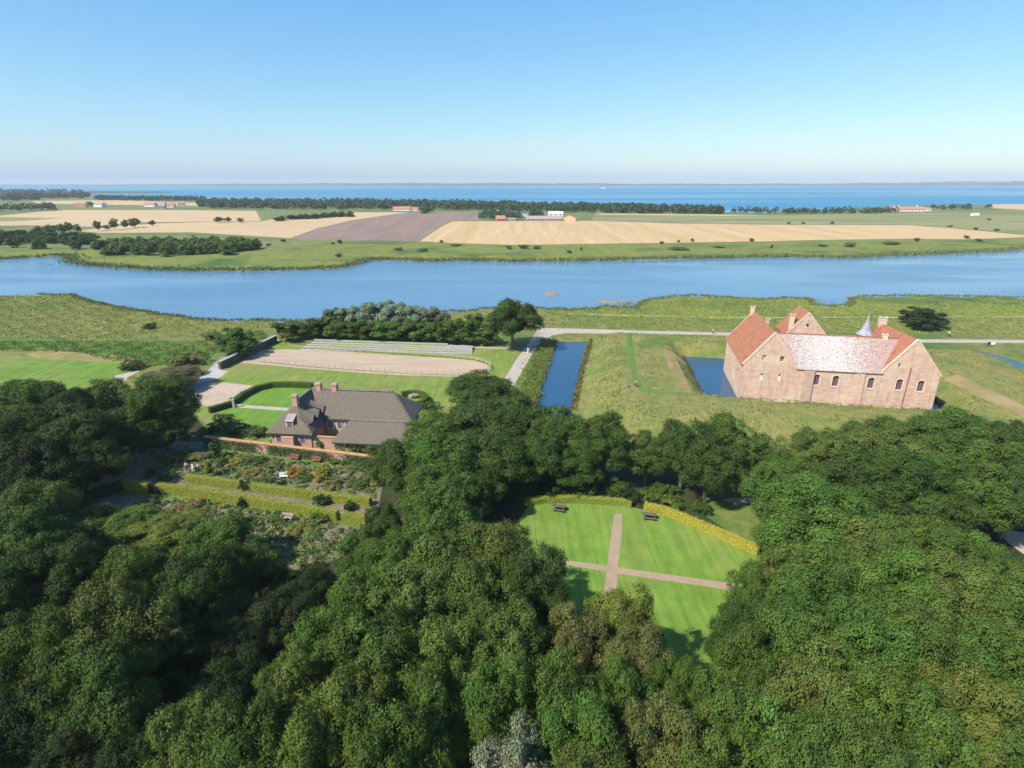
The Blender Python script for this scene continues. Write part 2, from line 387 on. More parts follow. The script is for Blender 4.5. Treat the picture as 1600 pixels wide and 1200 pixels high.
def seg_dist(pts, poly):
    """unsigned distance to polygon edges, and inside flag (numpy)"""
    pts = np.asarray(pts, float); d = np.full(len(pts), 1e9); ins = np.zeros(len(pts), bool)
    q = np.asarray(poly, float)
    for i in range(len(q)):
        a, b = q[i], q[(i + 1) % len(q)]; ab = b - a
        t = np.clip(((pts - a) @ ab) / max(ab @ ab, 1e-9), 0, 1)
        d = np.minimum(d, np.hypot(*(pts - a - t[:, None] * ab).T))
        c = ((a[1] > pts[:, 1]) != (b[1] > pts[:, 1]))
        with np.errstate(divide='ignore', invalid='ignore'):
            xi = (b[0] - a[0]) * (pts[:, 1] - a[1]) / (b[1] - a[1] + 1e-12) + a[0]
        ins ^= c & (pts[:, 0] < xi)
    return d, ins

def sm(t): t = np.clip(t, 0, 1); return t * t * (3 - 2 * t)
def height(pts):
    pts = np.asarray(pts, float)
    do, io = seg_dist(pts, TOE); di, ii = seg_dist(pts, RING_IN)
    h = np.where(io & ~ii, 3.45 * np.minimum(sm(do / (9.5 + 14 * sm((pts[:, 0] - 95) / 15))), sm(di / 4.5)), 0.0)
    x, y = pts[:, 0], pts[:, 1]
    bumps = .12 * np.sin(x * .31 + 1) * np.sin(y * .27) + .09 * np.sin(x * .83 + y * .4) * np.cos(y * .71)
    h += np.where(io & ~ii, bumps * sm(do / 4) * sm(di / 4), 0)
    meadow = ((y > 178) | (x < -78)) & (y < 420) & (y > 40)
    h += np.where(meadow, .35 + bumps * 1.6, 0) * sm((np.hypot(x, y) - 60) / 60)
    return h
def hz(x, y): return float(height([(x, y)])[0])

R0 = 10000.0
disc = [(R0 * math.cos(a), R0 * math.sin(a)) for a in np.linspace(0, 2 * math.pi, 49)[:-1]]
lake_poly = [(-700, 455), (-200, 460), (0, 462), (60, 461), (115, 462), (122, 467), (150, 475), (200, 484), (250, 492), (300, 498), (345, 503), (400, 500), (440, 503), (500, 501), (560, 497), (640, 493), (700, 487), (735, 487), (762, 483), (815, 480), (850, 484), (905, 484), (930, 484), (945, 479), (975, 483), (992, 482), (1010, 471), (1040, 465), (1085, 462), (1120, 465), (1180, 469), (1225, 467), (1265, 468), (1272, 476), (1292, 480), (1322, 479), (1334, 472), (1326, 469), (1350, 464), (1400, 463), (1500, 464), (1600, 466), (1800, 468), (2300, 470),
             (2300, 372), (1800, 382), (1600, 389), (1500, 394), (1400, 398), (1320, 402), (1240, 400), (1120, 402), (1000, 404.5), (900, 407), (800, 408), (720, 406), (675, 408), (640, 406), (575, 405), (558, 411), (535, 417), (470, 421), (400, 421.5), (300, 422), (230, 420), (160, 415.5), (115, 411), (111, 405), (116, 401), (95, 398.5), (60, 401), (0, 405), (-200, 412), (-700, 430)]
shore = [(-900, 301.5), (-200, 303.3), (0, 303), (125, 304), (140, 306), (200, 308), (310, 311), (500, 312), (650, 314), (750, 317), (900, 321), (1000, 325), (1110, 330), (1180, 332), (1260, 329.5), (1340, 325), (1400, 320.5), (1600, 319), (2500, 312)]
sea_w = px(shore) + [(9000, 4000), (7000, 6900), (0, 9700), (-7000, 6900), (-9200, 3500)]
Z = []   # name, material, world polygon, water level or None
def zone(name, m, poly, water=None): Z.append((name, m, poly, water))
zone('ground', 'far_meadow', disc)
zone('sea', 'sea', sea_w, -.5)
zone('headland', 'coastland', px([(-900, 297.4), (0, 298), (130, 298), (268, 299.2), (272, 300.2), (250, 301), (140, 302), (0, 302.4), (-900, 301)]))
# far fields
zone('stubble_field', 'stubble', px([(48, 314), (180, 312.4), (310, 317), (310, 321.5), (170, 320), (60, 318)]))
zone('stubble_field', 'stubble', px([(-300, 350), (0, 337), (60, 331), (100, 328), (250, 328), (400, 329.5), (408, 345), (225, 347.2), (140, 354), (40, 352), (-300, 358)]))
zone('green_field', 'far_green', px([(-300, 346), (0, 339), (50, 340), (98, 341), (40, 345), (-300, 352)]))
zone('stubble_field', 'stubble', px([(122, 361), (175, 353.5), (250, 349), (330, 346.5), (408, 346), (450, 337.5), (550, 331.5), (638, 331.5), (550, 344), (495, 357), (454, 372), (400, 369), (300, 363), (160, 364)]))
zone('ploughed_field', 'plough', px([(454, 373), (495, 357.5), (550, 344.5), (637, 332), (748, 332), (748, 344.5), (705, 345.5), (687, 354), (655, 376.5), (525, 375)]))
zone('green_field', 'far_green', px([(930, 333.5), (1200, 336), (1400, 333), (1600, 328), (1900, 322), (2300, 345), (1900, 374), (1600, 366.5), (1490, 356), (1425, 351.4), (1200, 350), (1050, 348), (925, 344)]))
zone('brown_field', 'far_brown', px([(940, 341.5), (1050, 343.5), (1200, 346), (1400, 347), (1420, 351), (1200, 350), (1050, 348), (925, 344.3)]))
zone('stubble_field', 'stubble', px([(1538, 319.5), (1600, 318.8), (1900, 315), (1900, 324), (1600, 327.5), (1545, 325)]))
zone('stubble_field', 'stubble', px([(930, 333.5), (1130, 335.2), (1200, 336.4), (1130, 337), (940, 335.5)]))
zone('wheat_field', 'wheat', px([(656, 377), (688, 355), (706, 346), (800, 345.6), (925, 345), (1050, 349), (1200, 351), (1425, 352), (1490, 357), (1600, 367.4), (1760, 381), (1600, 370.5), (1512, 374), (1425, 373), (1262, 375), (1200, 377), (1000, 380), (800, 382.5), (720, 380)]))
zone('far_marsh', 'marsh', px([(-500, 395), (0, 389), (80, 386), (160, 392), (300, 398), (420, 392), (520, 378), (655, 378.5), (800, 383.5), (1000, 381.5), (1200, 378.5), (1425, 374.5), (1512, 375.5), (1600, 372), (2300, 360), (2300, 373), (1800, 383), (1600, 390), (1240, 403), (800, 410), (535, 420), (400, 424), (160, 418), (100, 408), (0, 408), (-500, 425)]))
# near meadow south of the lake
zone('meadow', 'meadow', px([(-900, 440), (-200, 455), (2400, 462), (2600, 620), (1700, 780)]) + [(260, 2), (-260, 2)] + px([(-900, 700)]))
zone('marsh', 'marsh', px([(880, 482), (1000, 466), (1100, 458), (2300, 460), (2300, 496), (1600, 500), (1400, 500), (1130, 500), (960, 497), (840, 488)]))
zone('reedland', 'reedland', rough(px([(-500, 455), (0, 459), (118, 460), (250, 488), (345, 500), (430, 502), (440, 512), (330, 528), (170, 533), (60, 529), (-500, 540)]), 8, 1.6))
zone('wet_grass', 'wet_grass', rough(px([(-500, 545), (0, 527), (60, 530), (180, 534), (300, 536), (410, 517), (420, 528), (350, 552), (290, 566), (225, 577), (214, 562), (120, 552), (0, 549), (-500, 590)]), 6, 1.6))
zone('pasture', 'pasture', rough(px([(-500, 600), (0, 556), (60, 560), (140, 566), (215, 567), (218, 574), (190, 588), (183, 600), (120, 640), (-300, 700)]), 5, 1.0))
zone('dry_grass', 'dry_grass', rough(px([(40, 555), (75, 549), (130, 553), (190, 558), (219, 563), (212, 569), (140, 566.5), (60, 561)]), 4, .9))
zone('lake', 'lake', rough(px(lake_poly), 12, .9), -.45)
for isl in ([(848, 458), (856, 456.3), (868, 456.5), (876, 458.5), (866, 460.5), (853, 460)], [(926, 470), (960, 468.6), (990, 469.5), (986, 471.2), (950, 472)]):
    zone('mudbank', 'mud', px(isl))
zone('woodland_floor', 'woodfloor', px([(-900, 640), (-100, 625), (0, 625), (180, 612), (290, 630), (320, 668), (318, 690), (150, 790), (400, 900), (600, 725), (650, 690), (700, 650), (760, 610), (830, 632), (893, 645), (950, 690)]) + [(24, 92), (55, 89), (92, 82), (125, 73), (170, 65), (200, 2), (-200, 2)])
zone('rampart', 'rampart', TOE)
zone('dry_grass', 'dry_grass', rough(px([(1449, 546), (1480, 543), (1540, 566), (1600, 590), (1720, 640), (1720, 655), (1600, 606), (1540, 588), (1490, 566)], 2.0), 4, .6))
zone('bank_path', 'dry_grass', px([(1472, 601), (1492, 598), (1600, 650), (1660, 682), (1640, 690), (1560, 648), (1500, 620)], 1.6))
zone('bank_path', 'dry_grass', px([(1036, 549), (1051, 550), (1082, 616), (1060, 618)], 3.0))
zone('grass_path', 'trodden', px([(976, 522), (986, 521), (998, 596), (1010, 609), (1040, 615), (1090, 617), (1090, 620), (1036, 620), (1002, 616), (988, 602)], 3.0))
ring_castle = [cl2w(.5, .5), cl2w(37.2, .5), cl2w(37.2, 24), cl2w(.5, 24)]
zone('inner_moat', 'moat', rough(RING_IN, 3, .35), 0.0)
zone('outer_moat', 'moat', rough(px([(866, 531), (921, 531), (909, 572), (893, 642), (880, 668), (826, 660), (832, 634), (846, 585)]), 4, .3), -.6)
zone('outer_moat', 'moat', rough(px([(1516, 545), (1548, 549), (1600, 565), (1720, 606), (1720, 622), (1600, 575), (1545, 553)]), 4, .3), -.5)
# arena side
zone('yard_grass', 'yard_grass', px([(335, 592), (366, 562), (432, 533), (470, 540), (600, 533), (790, 543), (812, 548), (782, 600), (735, 620), (690, 655), (655, 695), (604, 716), (318, 684), (322, 662), (300, 640), (285, 612)]))
zone('bank_grass', 'roughgrass', px([(836, 548), (866, 533), (846, 585), (832, 634), (828, 652), (780, 640), (803, 602)]))
zone('road', 'tarmac', px([(296, 604), (316, 588), (345, 560), (400, 541), (430, 529.5), (437, 531), (408, 546), (362, 563), (344, 578), (356, 580), (345, 589), (318, 599)]))
zone('gravel_yard', 'gravel', px([(282, 607), (300, 600), (345, 597), (398, 603), (366, 632), (325, 635), (300, 629), (282, 618)]))
zone('small_lawn', 'small_lawn', px([(378, 632), (400, 609), (420, 604), (445, 602), (485, 604), (500, 640), (440, 637)]))
zone('small_lawn', 'small_lawn', px([(345, 638), (450, 644), (440, 668), (345, 668)]))
zone('footpath', 'road', px([(360, 631), (452, 637.5), (452, 642), (360, 636)]))
zone('arena_sand', 'sand', px([(372, 567), (392, 555), (410, 546.5), (450, 545.5), (540, 549.5), (640, 556), (700, 559.5), (742, 563.5), (760, 569), (767, 575.5), (764, 582), (748, 587), (715, 588.5), (640, 587), (560, 582), (470, 575), (400, 568.5)]))
zone('road', 'road', px([(842, 514), (1000, 516.6), (1135, 519.5), (1400, 530), (1600, 531), (2000, 531), (2000, 537), (1600, 536), (1400, 535), (1130, 524), (1000, 521.5), (885, 520.5), (862, 524), (846, 538), (832, 552), (803, 602), (784, 598), (806, 562), (826, 536)]))
zone('trail', 'trail', px([(888, 491), (960, 493), (1150, 496.6), (1400, 496.5), (1700, 496), (1700, 497.2), (1400, 497.8), (1150, 498), (960, 494.4), (888, 492.3)]))
zone('trail', 'road', px([(740, 541.5), (800, 543.5), (800, 545.5), (740, 543.5)]))
zone('trail', 'road', px([(180, 588), (215, 580), (218, 583), (200, 592), (190, 606), (183, 600)]))
# walled garden
zone('garden_soil', 'soil', px([(150, 735), (205, 690), (318, 690), (604, 724), (592, 790), (560, 860), (470, 895), (380, 850), (120, 800)]))
zone('garden_path', 'roughgrass', px([(318, 697), (604, 731), (602, 742), (318, 707)]))
zone('garden_path', 'roughgrass', px([(185, 764), (380, 782), (565, 815), (565, 825), (360, 795), (185, 775)]))
# the cross lawn
LAWN = [(824, 792), (828, 784), (900, 783), (965, 788), (1005, 796), (1050, 806), (1100, 824), (1150, 846), (1186, 862), (1196, 900), (1150, 1000), (1090, 1080), (880, 1080), (850, 930), (780, 860)]
zone('rough_grass', 'roughgrass', px([(1080, 790), (1110, 760), (1240, 740), (1250, 800), (1200, 870), (1180, 860)]))
zone('lawn', 'lawn', px(LAWN))
zone('brick_path', 'brickpath', px([(960, 803), (973, 803), (970.5, 845), (966, 884), (962.5, 924), (961, 960), (940, 960), (944, 922), (949, 880), (953.5, 845)]))
zone('brick_path', 'brickpath', px([(800, 863), (880, 875), (948, 883.5), (966, 886.5), (1112, 907), (1160, 914), (1160, 926), (1112, 917.5), (964, 896), (946, 892.5), (880, 881.5), (800, 870)]))
zone('woodland_path', 'gravel', px([(1128, 781), (1145, 777.5), (1172, 777.5), (1220, 782), (1220, 790), (1172, 786.5), (1140, 786)]))
zone('woodland_path', 'gravel', px([(1555, 826), (1600, 832), (1720, 848), (1720, 880), (1600, 866), (1575, 848)]))
if False: zone('islet', 'roughgrass', ring_castle)

def terrain():
    pts, faces = [], []
    for name, m, poly, wl in Z:
        faces.append(list(range(len(pts), len(pts) + len(poly))))
        pts += [Vector((p[0], p[1])) for p in poly]
    gx, gy = np.meshgrid(np.arange(-200, 215, 3.4), np.arange(24, 255, 3.4))
    g = np.stack([gx.ravel(), gy.ravel()], 1) + rng.uniform(-1.0, 1.0, (gx.size, 2))
    gx, gy = np.meshgrid(np.arange(-460, 470, 14), np.arange(255, 520, 14))
    g2 = np.stack([gx.ravel(), gy.ravel()], 1) + rng.uniform(-4, 4, (gx.size, 2))
    pts += [Vector((float(a), float(b))) for a, b in np.vstack([g, g2])]
    vo, eo, fo, ov, oe, of = delaunay_2d_cdt(pts, [], faces, 0, 1e-4, False)
    XY = np.array([(v.x, v.y) for v in vo])
    T = np.array([f for f in fo if len(f) == 3]); cc = XY[T].mean(1); zid = np.full(len(T), -1)
    for i, (name, m, poly, lv) in enumerate(Z):
        q = np.array(poly); lo, hi = q.min(0), q.max(0)
        box = np.where(((cc >= lo) & (cc <= hi)).all(1))[0]
        if len(box): zid[box[seg_dist(cc[box], q)[1]]] = i
    hv = height(XY)
    wl = {i: z[3] for i, z in enumerate(Z) if z[3] is not None}
    for i, lv in wl.items():
        vv = np.unique(T[zid == i]); hv[vv] = np.minimum(hv[vv], lv - .02) if lv < 0 else lv - .02
    for i, (name, m, poly, lv) in enumerate(Z):
        t = T[zid == i]
        if not len(t): continue
        u, inv = np.unique(t, return_inverse=True)
        V = np.zeros((len(u), 3)); V[:, :2] = XY[u]; V[:, 2] = hv[u] if lv is None else lv
        if lv is None and i in (0, 2): pass
        me = npmesh(name, V, inv.reshape(-1, 3), smooth=True)
        # outline faces upwards
        if len(me.polygons) and me.polygons[0].normal.z < 0: me.flip_normals()
        o = link(name, me, None, M[m]); tag(o, kind='structure')
terrain()

# low far coast across the fjord
def far_coast():
    prof = [(-400, 3), (150, 4), (300, 9), (400, 14), (600, 22), (800, 22), (950, 17), (1100, 15), (1250, 18), (1350, 28), (1450, 40), (1600, 55), (2200, 62)]
    xs = np.linspace(-400, 2200, 420); D = 6400
    ht = np.interp(xs, [p[0] for p in prof], [p[1] for p in prof])
    r = np.random.default_rng(3)
    ht = ht * (1 + .10 * np.sin(xs * .05) + .06 * np.sin(xs * .21 + 1)) + r.uniform(0, 4.0, len(xs)) * (r.random(len(xs)) > .4)
    V, Fc = [], []
    for i, x in enumerate(xs):
        u = (x - 800) / F / math.cos(PT)
        for d, k in ((0, -.03), (40, .16), (300, .5), (800, 1.0), (1600, .2)):
            V.append((u * (D + d), D + d, ht[i] * k - .6))
    n = 5
    for i in range(len(xs) - 1):
        for k in range(n - 1): Fc.append((i * n + k, (i + 1) * n + k, (i + 1) * n + k + 1, i * n + k + 1))
    tag(link('far_coast_hills', npmesh('far_coast_hills', V, Fc, smooth=False), None, M['coastland']), kind='structure')
far_coast()

# ------------------------------------------------------------------ foliage builders
def leaf_quads(cen, nrm, size, r, aspect=.62):
    """one bent rhombic leaf clump face per point"""
    n = len(cen)
    nn = nrm / (np.linalg.norm(nrm, axis=1, keepdims=True) + 1e-9)
    rnd = r.normal(size=(n, 3)); t = np.cross(nn, rnd); t /= np.linalg.norm(t, axis=1, keepdims=True) + 1e-9
    b = np.cross(nn, t); s = size[:, None] if np.ndim(size) else size
    V = np.empty((n, 4, 3)); V[:, 0] = cen - t * s * .5; V[:, 1] = cen + b * s * .5 * aspect + nn * s * .12
    V[:, 2] = cen + t * s * .5; V[:, 3] = cen - b * s * .5 * aspect + nn * s * .12
    return V.reshape(-1, 3), np.arange(n * 4).reshape(-1, 4)

def crown_mesh(name, seed, R, zc, rz, n_lobe, n_clump, per, leaf, lobe_r=(1.3, 2.3), clump_r=.42, flat=1.0, tipcol=None, base_open=.45):
    """crown: lobes spread over an uneven ellipsoid, leaf clumps over the lobes, leaves in each clump"""
    r = np.random.default_rng(seed)
    u = r.normal(size=(n_lobe * 3, 3)); u /= np.linalg.norm(u, axis=1, keepdims=True); u = u[u[:, 2] > -base_open][:n_lobe]
    rad = r.uniform(.62, .92, (len(u), 1)) * (1 + .16 * np.sin(3 * np.arctan2(u[:, 1:2], u[:, 0:1]) + seed))
    L = u * rad * np.array([R, R, rz]); L[:, 2] += zc
    lr = r.uniform(*lobe_r, len(L)); lax = r.uniform(.7, 1.35, (len(L), 3)) * np.array([1, 1, .8])
    w = lr ** 2; k = r.choice(len(L), n_clump, p=w / w.sum())
    v = r.normal(size=(n_clump, 3)) + .55 * u[k] + np.array([0, 0, .35]); v /= np.linalg.norm(v, axis=1, keepdims=True)
    cc = L[k] + v * (lr[k] * r.uniform(.66, 1.16, n_clump))[:, None] * lax[k]
    # drop clumps buried deep inside other lobes
    keep = np.ones(n_clump, bool)
    for j in range(len(L)):
        d = np.linalg.norm(cc - L[j], axis=1); keep &= ~((d < lr[j] * .68) & (k != j))
    cc, v, k = cc[keep], v[keep], k[keep]
    m = len(cc); off = r.normal(size=(m, per, 3)) * clump_r * .55 * np.array([1, 1, .7])
    cen = (cc[:, None] + off).reshape(-1, 3)
    nr = (np.repeat(v, per, 0) * 1.0 + off.reshape(-1, 3) / clump_r * 1.1 + np.array([0, 0, .25]) + r.normal(size=(m * per, 3)) * .36)
    sz = leaf * r.uniform(.65, 1.35, m * per)
    V, Q = leaf_quads(cen, nr, sz, r)
    lob = r.uniform(.78, 1.2, len(L)); cl = r.uniform(.84, 1.16, m)
    val = np.repeat(lob[k] * cl, per) * r.uniform(.85, 1.18, m * per)
    hue = np.repeat(r.normal(0, .06, m) + r.normal(0, .04, len(L))[k], per)
    col = np.stack([val * (1 + hue * 1.3), val, val * (1 - hue * .3)], 1)
    # inner leaves that close the crown
    ni = int(m * per * .10); ui = r.normal(size=(ni, 3)); ui /= np.linalg.norm(ui, axis=1, keepdims=True)
    ci = ui * np.cbrt(r.uniform(.05, .62, (ni, 1))) * np.array([R, R, rz]) * .74; ci[:, 2] = np.maximum(ci[:, 2], -rz * base_open) + zc
    Vi, Qi = leaf_quads(ci, r.normal(size=(ni, 3)) + np.array([0, 0, .6]), leaf * 2.4 * r.uniform(.7, 1.3, ni), r, .8)
    V = np.vstack([V, Vi]); Q = np.vstack([Q, Qi + m * per * 4]); col = np.vstack([col, np.full((ni, 3), .8)])
    me = npmesh(name, V, Q, np.repeat(np.clip(col, .2, 2.2), 4, 0)); me.materials.append(M['leaf'])
    return me

def trunk_mesh(name, seed, h0, R, rz, tr):
    r = random.Random(seed); mb = MB()
    top = (r.uniform(-.4, .4), r.uniform(-.4, .4), h0 + rz * .5)
    mb.tube([(0, 0, -.5), (0, 0, .3), (r.uniform(-.2, .2), r.uniform(-.2, .2), h0 * .6), (top[0] * .6, top[1] * .6, h0), top], [tr * 1.5, tr * 1.05, tr * .9, tr * .75, tr * .2], 8)
    for k in range(7):
        a = k * 2.4 + r.uniform(-.4, .4); zz = h0 * r.uniform(.55, 1.0); e = R * r.uniform(.55, .85)
        mb.tube([(0, 0, zz), (math.cos(a) * e * .45, math.sin(a) * e * .45, zz + rz * .25), (math.cos(a) * e, math.sin(a) * e, zz + rz * r.uniform(.35, .7))], [tr * .5, tr * .3, tr * .08], 5)
    me = bpy.data.meshes.new(name); me.from_pydata(mb.v, [], mb.f); me.materials.append(M['bark'])
    me.polygons.foreach_set('use_smooth', [True] * len(mb.f))
    return me

# crown variants; unit tree: 12 m tall, crown 11 m wide
def hash_key(k): return sum(ord(c) * (i + 3) for i, c in enumerate(k))
VAR = {}
def variant(key, n, tr=.32, trunk=True, **kw):
    VAR[key] = []
    for i in range(n):
        sd = hash_key(key) + i * 17
        a = dict(R=5.5, zc=7.0, rz=5.0, n_lobe=64, n_clump=3300, per=15, leaf=.23, lobe_r=(.75, 1.75)); a.update(kw)
        VAR[key].append((crown_mesh('crown', sd, **a), trunk_mesh('trunk', sd, a['zc'] - a['rz'] * .45, a['R'], a['rz'], tr) if trunk else None))
variant('near', 6)
variant('wind', 3, n_lobe=70, lobe_r=(.7, 1.5), n_clump=3400, leaf=.22)
variant('silver', 1, n_lobe=46, lobe_r=(.7, 1.3), n_clump=2600, leaf=.30, clump_r=.6)
variant('airy', 1, n_lobe=22, lobe_r=(.8, 1.4), n_clump=900, per=14, leaf=.25)
variant('mid', 4, n_lobe=30, n_clump=1300, per=11, leaf=.42, zc=6.0, rz=5.6, base_open=.85)
variant('far', 4, n_lobe=18, n_clump=320, per=6, leaf=1.25, lobe_r=(1.6, 2.6), clump_r=.8, zc=5.2, rz=5.4, base_open=1.0)
variant('field', 2, n_lobe=14, n_clump=260, per=6, leaf=1.1, lobe_r=(1.4, 2.4), clump_r=.8, zc=6.4, rz=5.4, base_open=.8)
variant('bush', 3, trunk=False, R=1.0, zc=.62, rz=.75, n_lobe=12, n_clump=230, per=10, leaf=.13, lobe_r=(.28, .5), clump_r=.12, base_open=.7)
variant('column', 1, trunk=False, R=.55, zc=1.5, rz=1.6, n_lobe=16, n_clump=260, per=10, leaf=.14, lobe_r=(.2, .36), clump_r=.12, base_open=.95)

prng = random.Random(11)
def place_tree(x, y, Hm, Wm, key, col, label, group=None, name='broadleaf_tree', cat='tree', z=None, parts=True):
    cm, tm = prng.choice(VAR[key])
    k = Wm / 11.0; kz = Hm / 12.0
    z = hz(x, y) if z is None else z
    root = empty(name, (x, y, z), prng.uniform(0, 6.28), (k, k, kz))
    tag(root, label, cat, group)
    c = link('crown', cm, root)
    j = lambda: prng.uniform(.93, 1.07)
    c.color = (col[0] * j(), col[1] * j(), col[2] * j(), 1)
    link('trunk', tm, root)
    return root

def tree(px_, py_, wpx, Hm, key, col, label, group=None, **kw):
    T = P(px_, py_ + 4, Hm)
    return place_tree(T[0], T[1], Hm, wpx * depth(T) / F, key, col, label, group, **kw)

def tree2(px_, foot, top, wpx, key, col, label, group=None, **kw):
    """px_, foot: where the trunk meets the ground; top: level of the crown's top"""
    B = P(px_, foot); v = (600 - top) / F; lo, hi_ = 0.0, 30.0
    for _ in range(40):
        z = (lo + hi_) / 2; up = B[1] * math.sin(PT) + (z - H) * math.cos(PT); d = B[1] * math.cos(PT) - (z - H) * math.sin(PT)
        if up / d < v: lo = z
        else: hi_ = z
    T = (B[0], B[1], z * .7)
    return place_tree(B[0], B[1], z, wpx * depth(T) / F, key, col, label, group, **kw)

def place_bush(x, y, wm, hm, col, label, group=None, key='bush', name='shrub', cat='shrub', z=None):
    me = prng.choice(VAR[key])[0]
    o = link(name, me); o.location = (x, y, hz(x, y) if z is None else z)
    base = (2.0, 1.37) if key == 'bush' else (1.1, 3.1)
    o.scale = (wm / base[0], wm / base[0], hm / base[1]); o.rotation_euler = (0, 0, prng.uniform(0, 6.28))
    o.color = (*col, 1)
    return tag(o, label, cat, group)

def bush(px_, py_, wpx, hm, col, label, group=None, **kw):
    """px_, py_: foot of the bush"""
    T = P(px_, py_, 0); T = P(px_, py_, hz(T[0], T[1]))
    return place_bush(T[0], T[1], wpx * depth(T) / F, hm, col, label, group, **kw)

DK, MD, OL, YG, RU, GR, BL = (0.053, 0.093, 0.017), (0.075, 0.130, 0.022), (0.102, 0.141, 0.028), (0.132, 0.165, 0.029), (0.126, 0.139, 0.038), (0.083, 0.151, 0.024), (0.026, 0.046, 0.010)  # BL: near-black tone, in the left wood standing in for deep shade
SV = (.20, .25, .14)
BELT, RIGHT, MIDW, LEFT = 'trees between the cross lawn and the rampart', 'trees of the wood right of the cross lawn', 'trees of the wood below the cross lawn', 'trees of the wood on the left'
BELT_ = [  # px, foot, top, width
 (752, 648, 592, 116, 'near', DK, 'low dark tree by the track, left of the long blue moat'),
 (690, 735, 650, 120, 'near', MD, 'broad oak overlapping the right end of the thatched annex roof'),
 (752, 722, 634, 120, 'near', DK, 'dark oak just in front of the low tree beside the moat track'),
 (818, 724, 632, 110, 'near', DK, 'dark rounded oak hiding the near end of the long moat'),
 (876, 738, 648, 104, 'near', MD, 'dense oak whose top meets the near right corner of the moat'),
 (936, 752, 652, 92, 'near', DK, 'tall dark oak standing alone before the rampart slope, above the hedge gap'),
 (634, 790, 694, 96, 'near', DK, 'dark oak at the end of the orange-topped garden wall'),
 (700, 790, 682, 120, 'near', MD, 'big oak filling the space between thatched house and cross lawn'),
 (772, 772, 676, 110, 'near', DK, 'dark oak behind the left end of the yellow lawn hedge'),
 (842, 764, 682, 96, 'near', DK, 'shaded oak directly behind the left picnic table'),
 (896, 766, 704, 74, 'near', DK, 'small dark tree behind the gap in the lawn hedge'),
 (1008, 758, 682, 74, 'near', MD, 'open crowned oak at left of the pair behind the right picnic table'),
 (1062, 766, 664, 84, 'near', DK, 'dark oak in the middle of the clump behind the right picnic table'),
 (1134, 758, 656, 100, 'near', MD, 'tallest oak of the clump behind the right yellow hedge'),
 (1100, 788, 690, 92, 'near', DK, 'shadowy oak at the front foot of the clump behind the right hedge'),
 (690, 832, 728, 116, 'near', MD, 'oak with rounded lobes left of the shaded lawn corner'),
 (746, 815, 736, 84, 'near', DK, 'dark small oak casting shade over the left corner of the lawn'),
]
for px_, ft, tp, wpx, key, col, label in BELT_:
    tree2(px_, ft, tp, wpx, key, col, label, BELT, name='oak_tree' if 'oak' in label else 'broadleaf_tree')
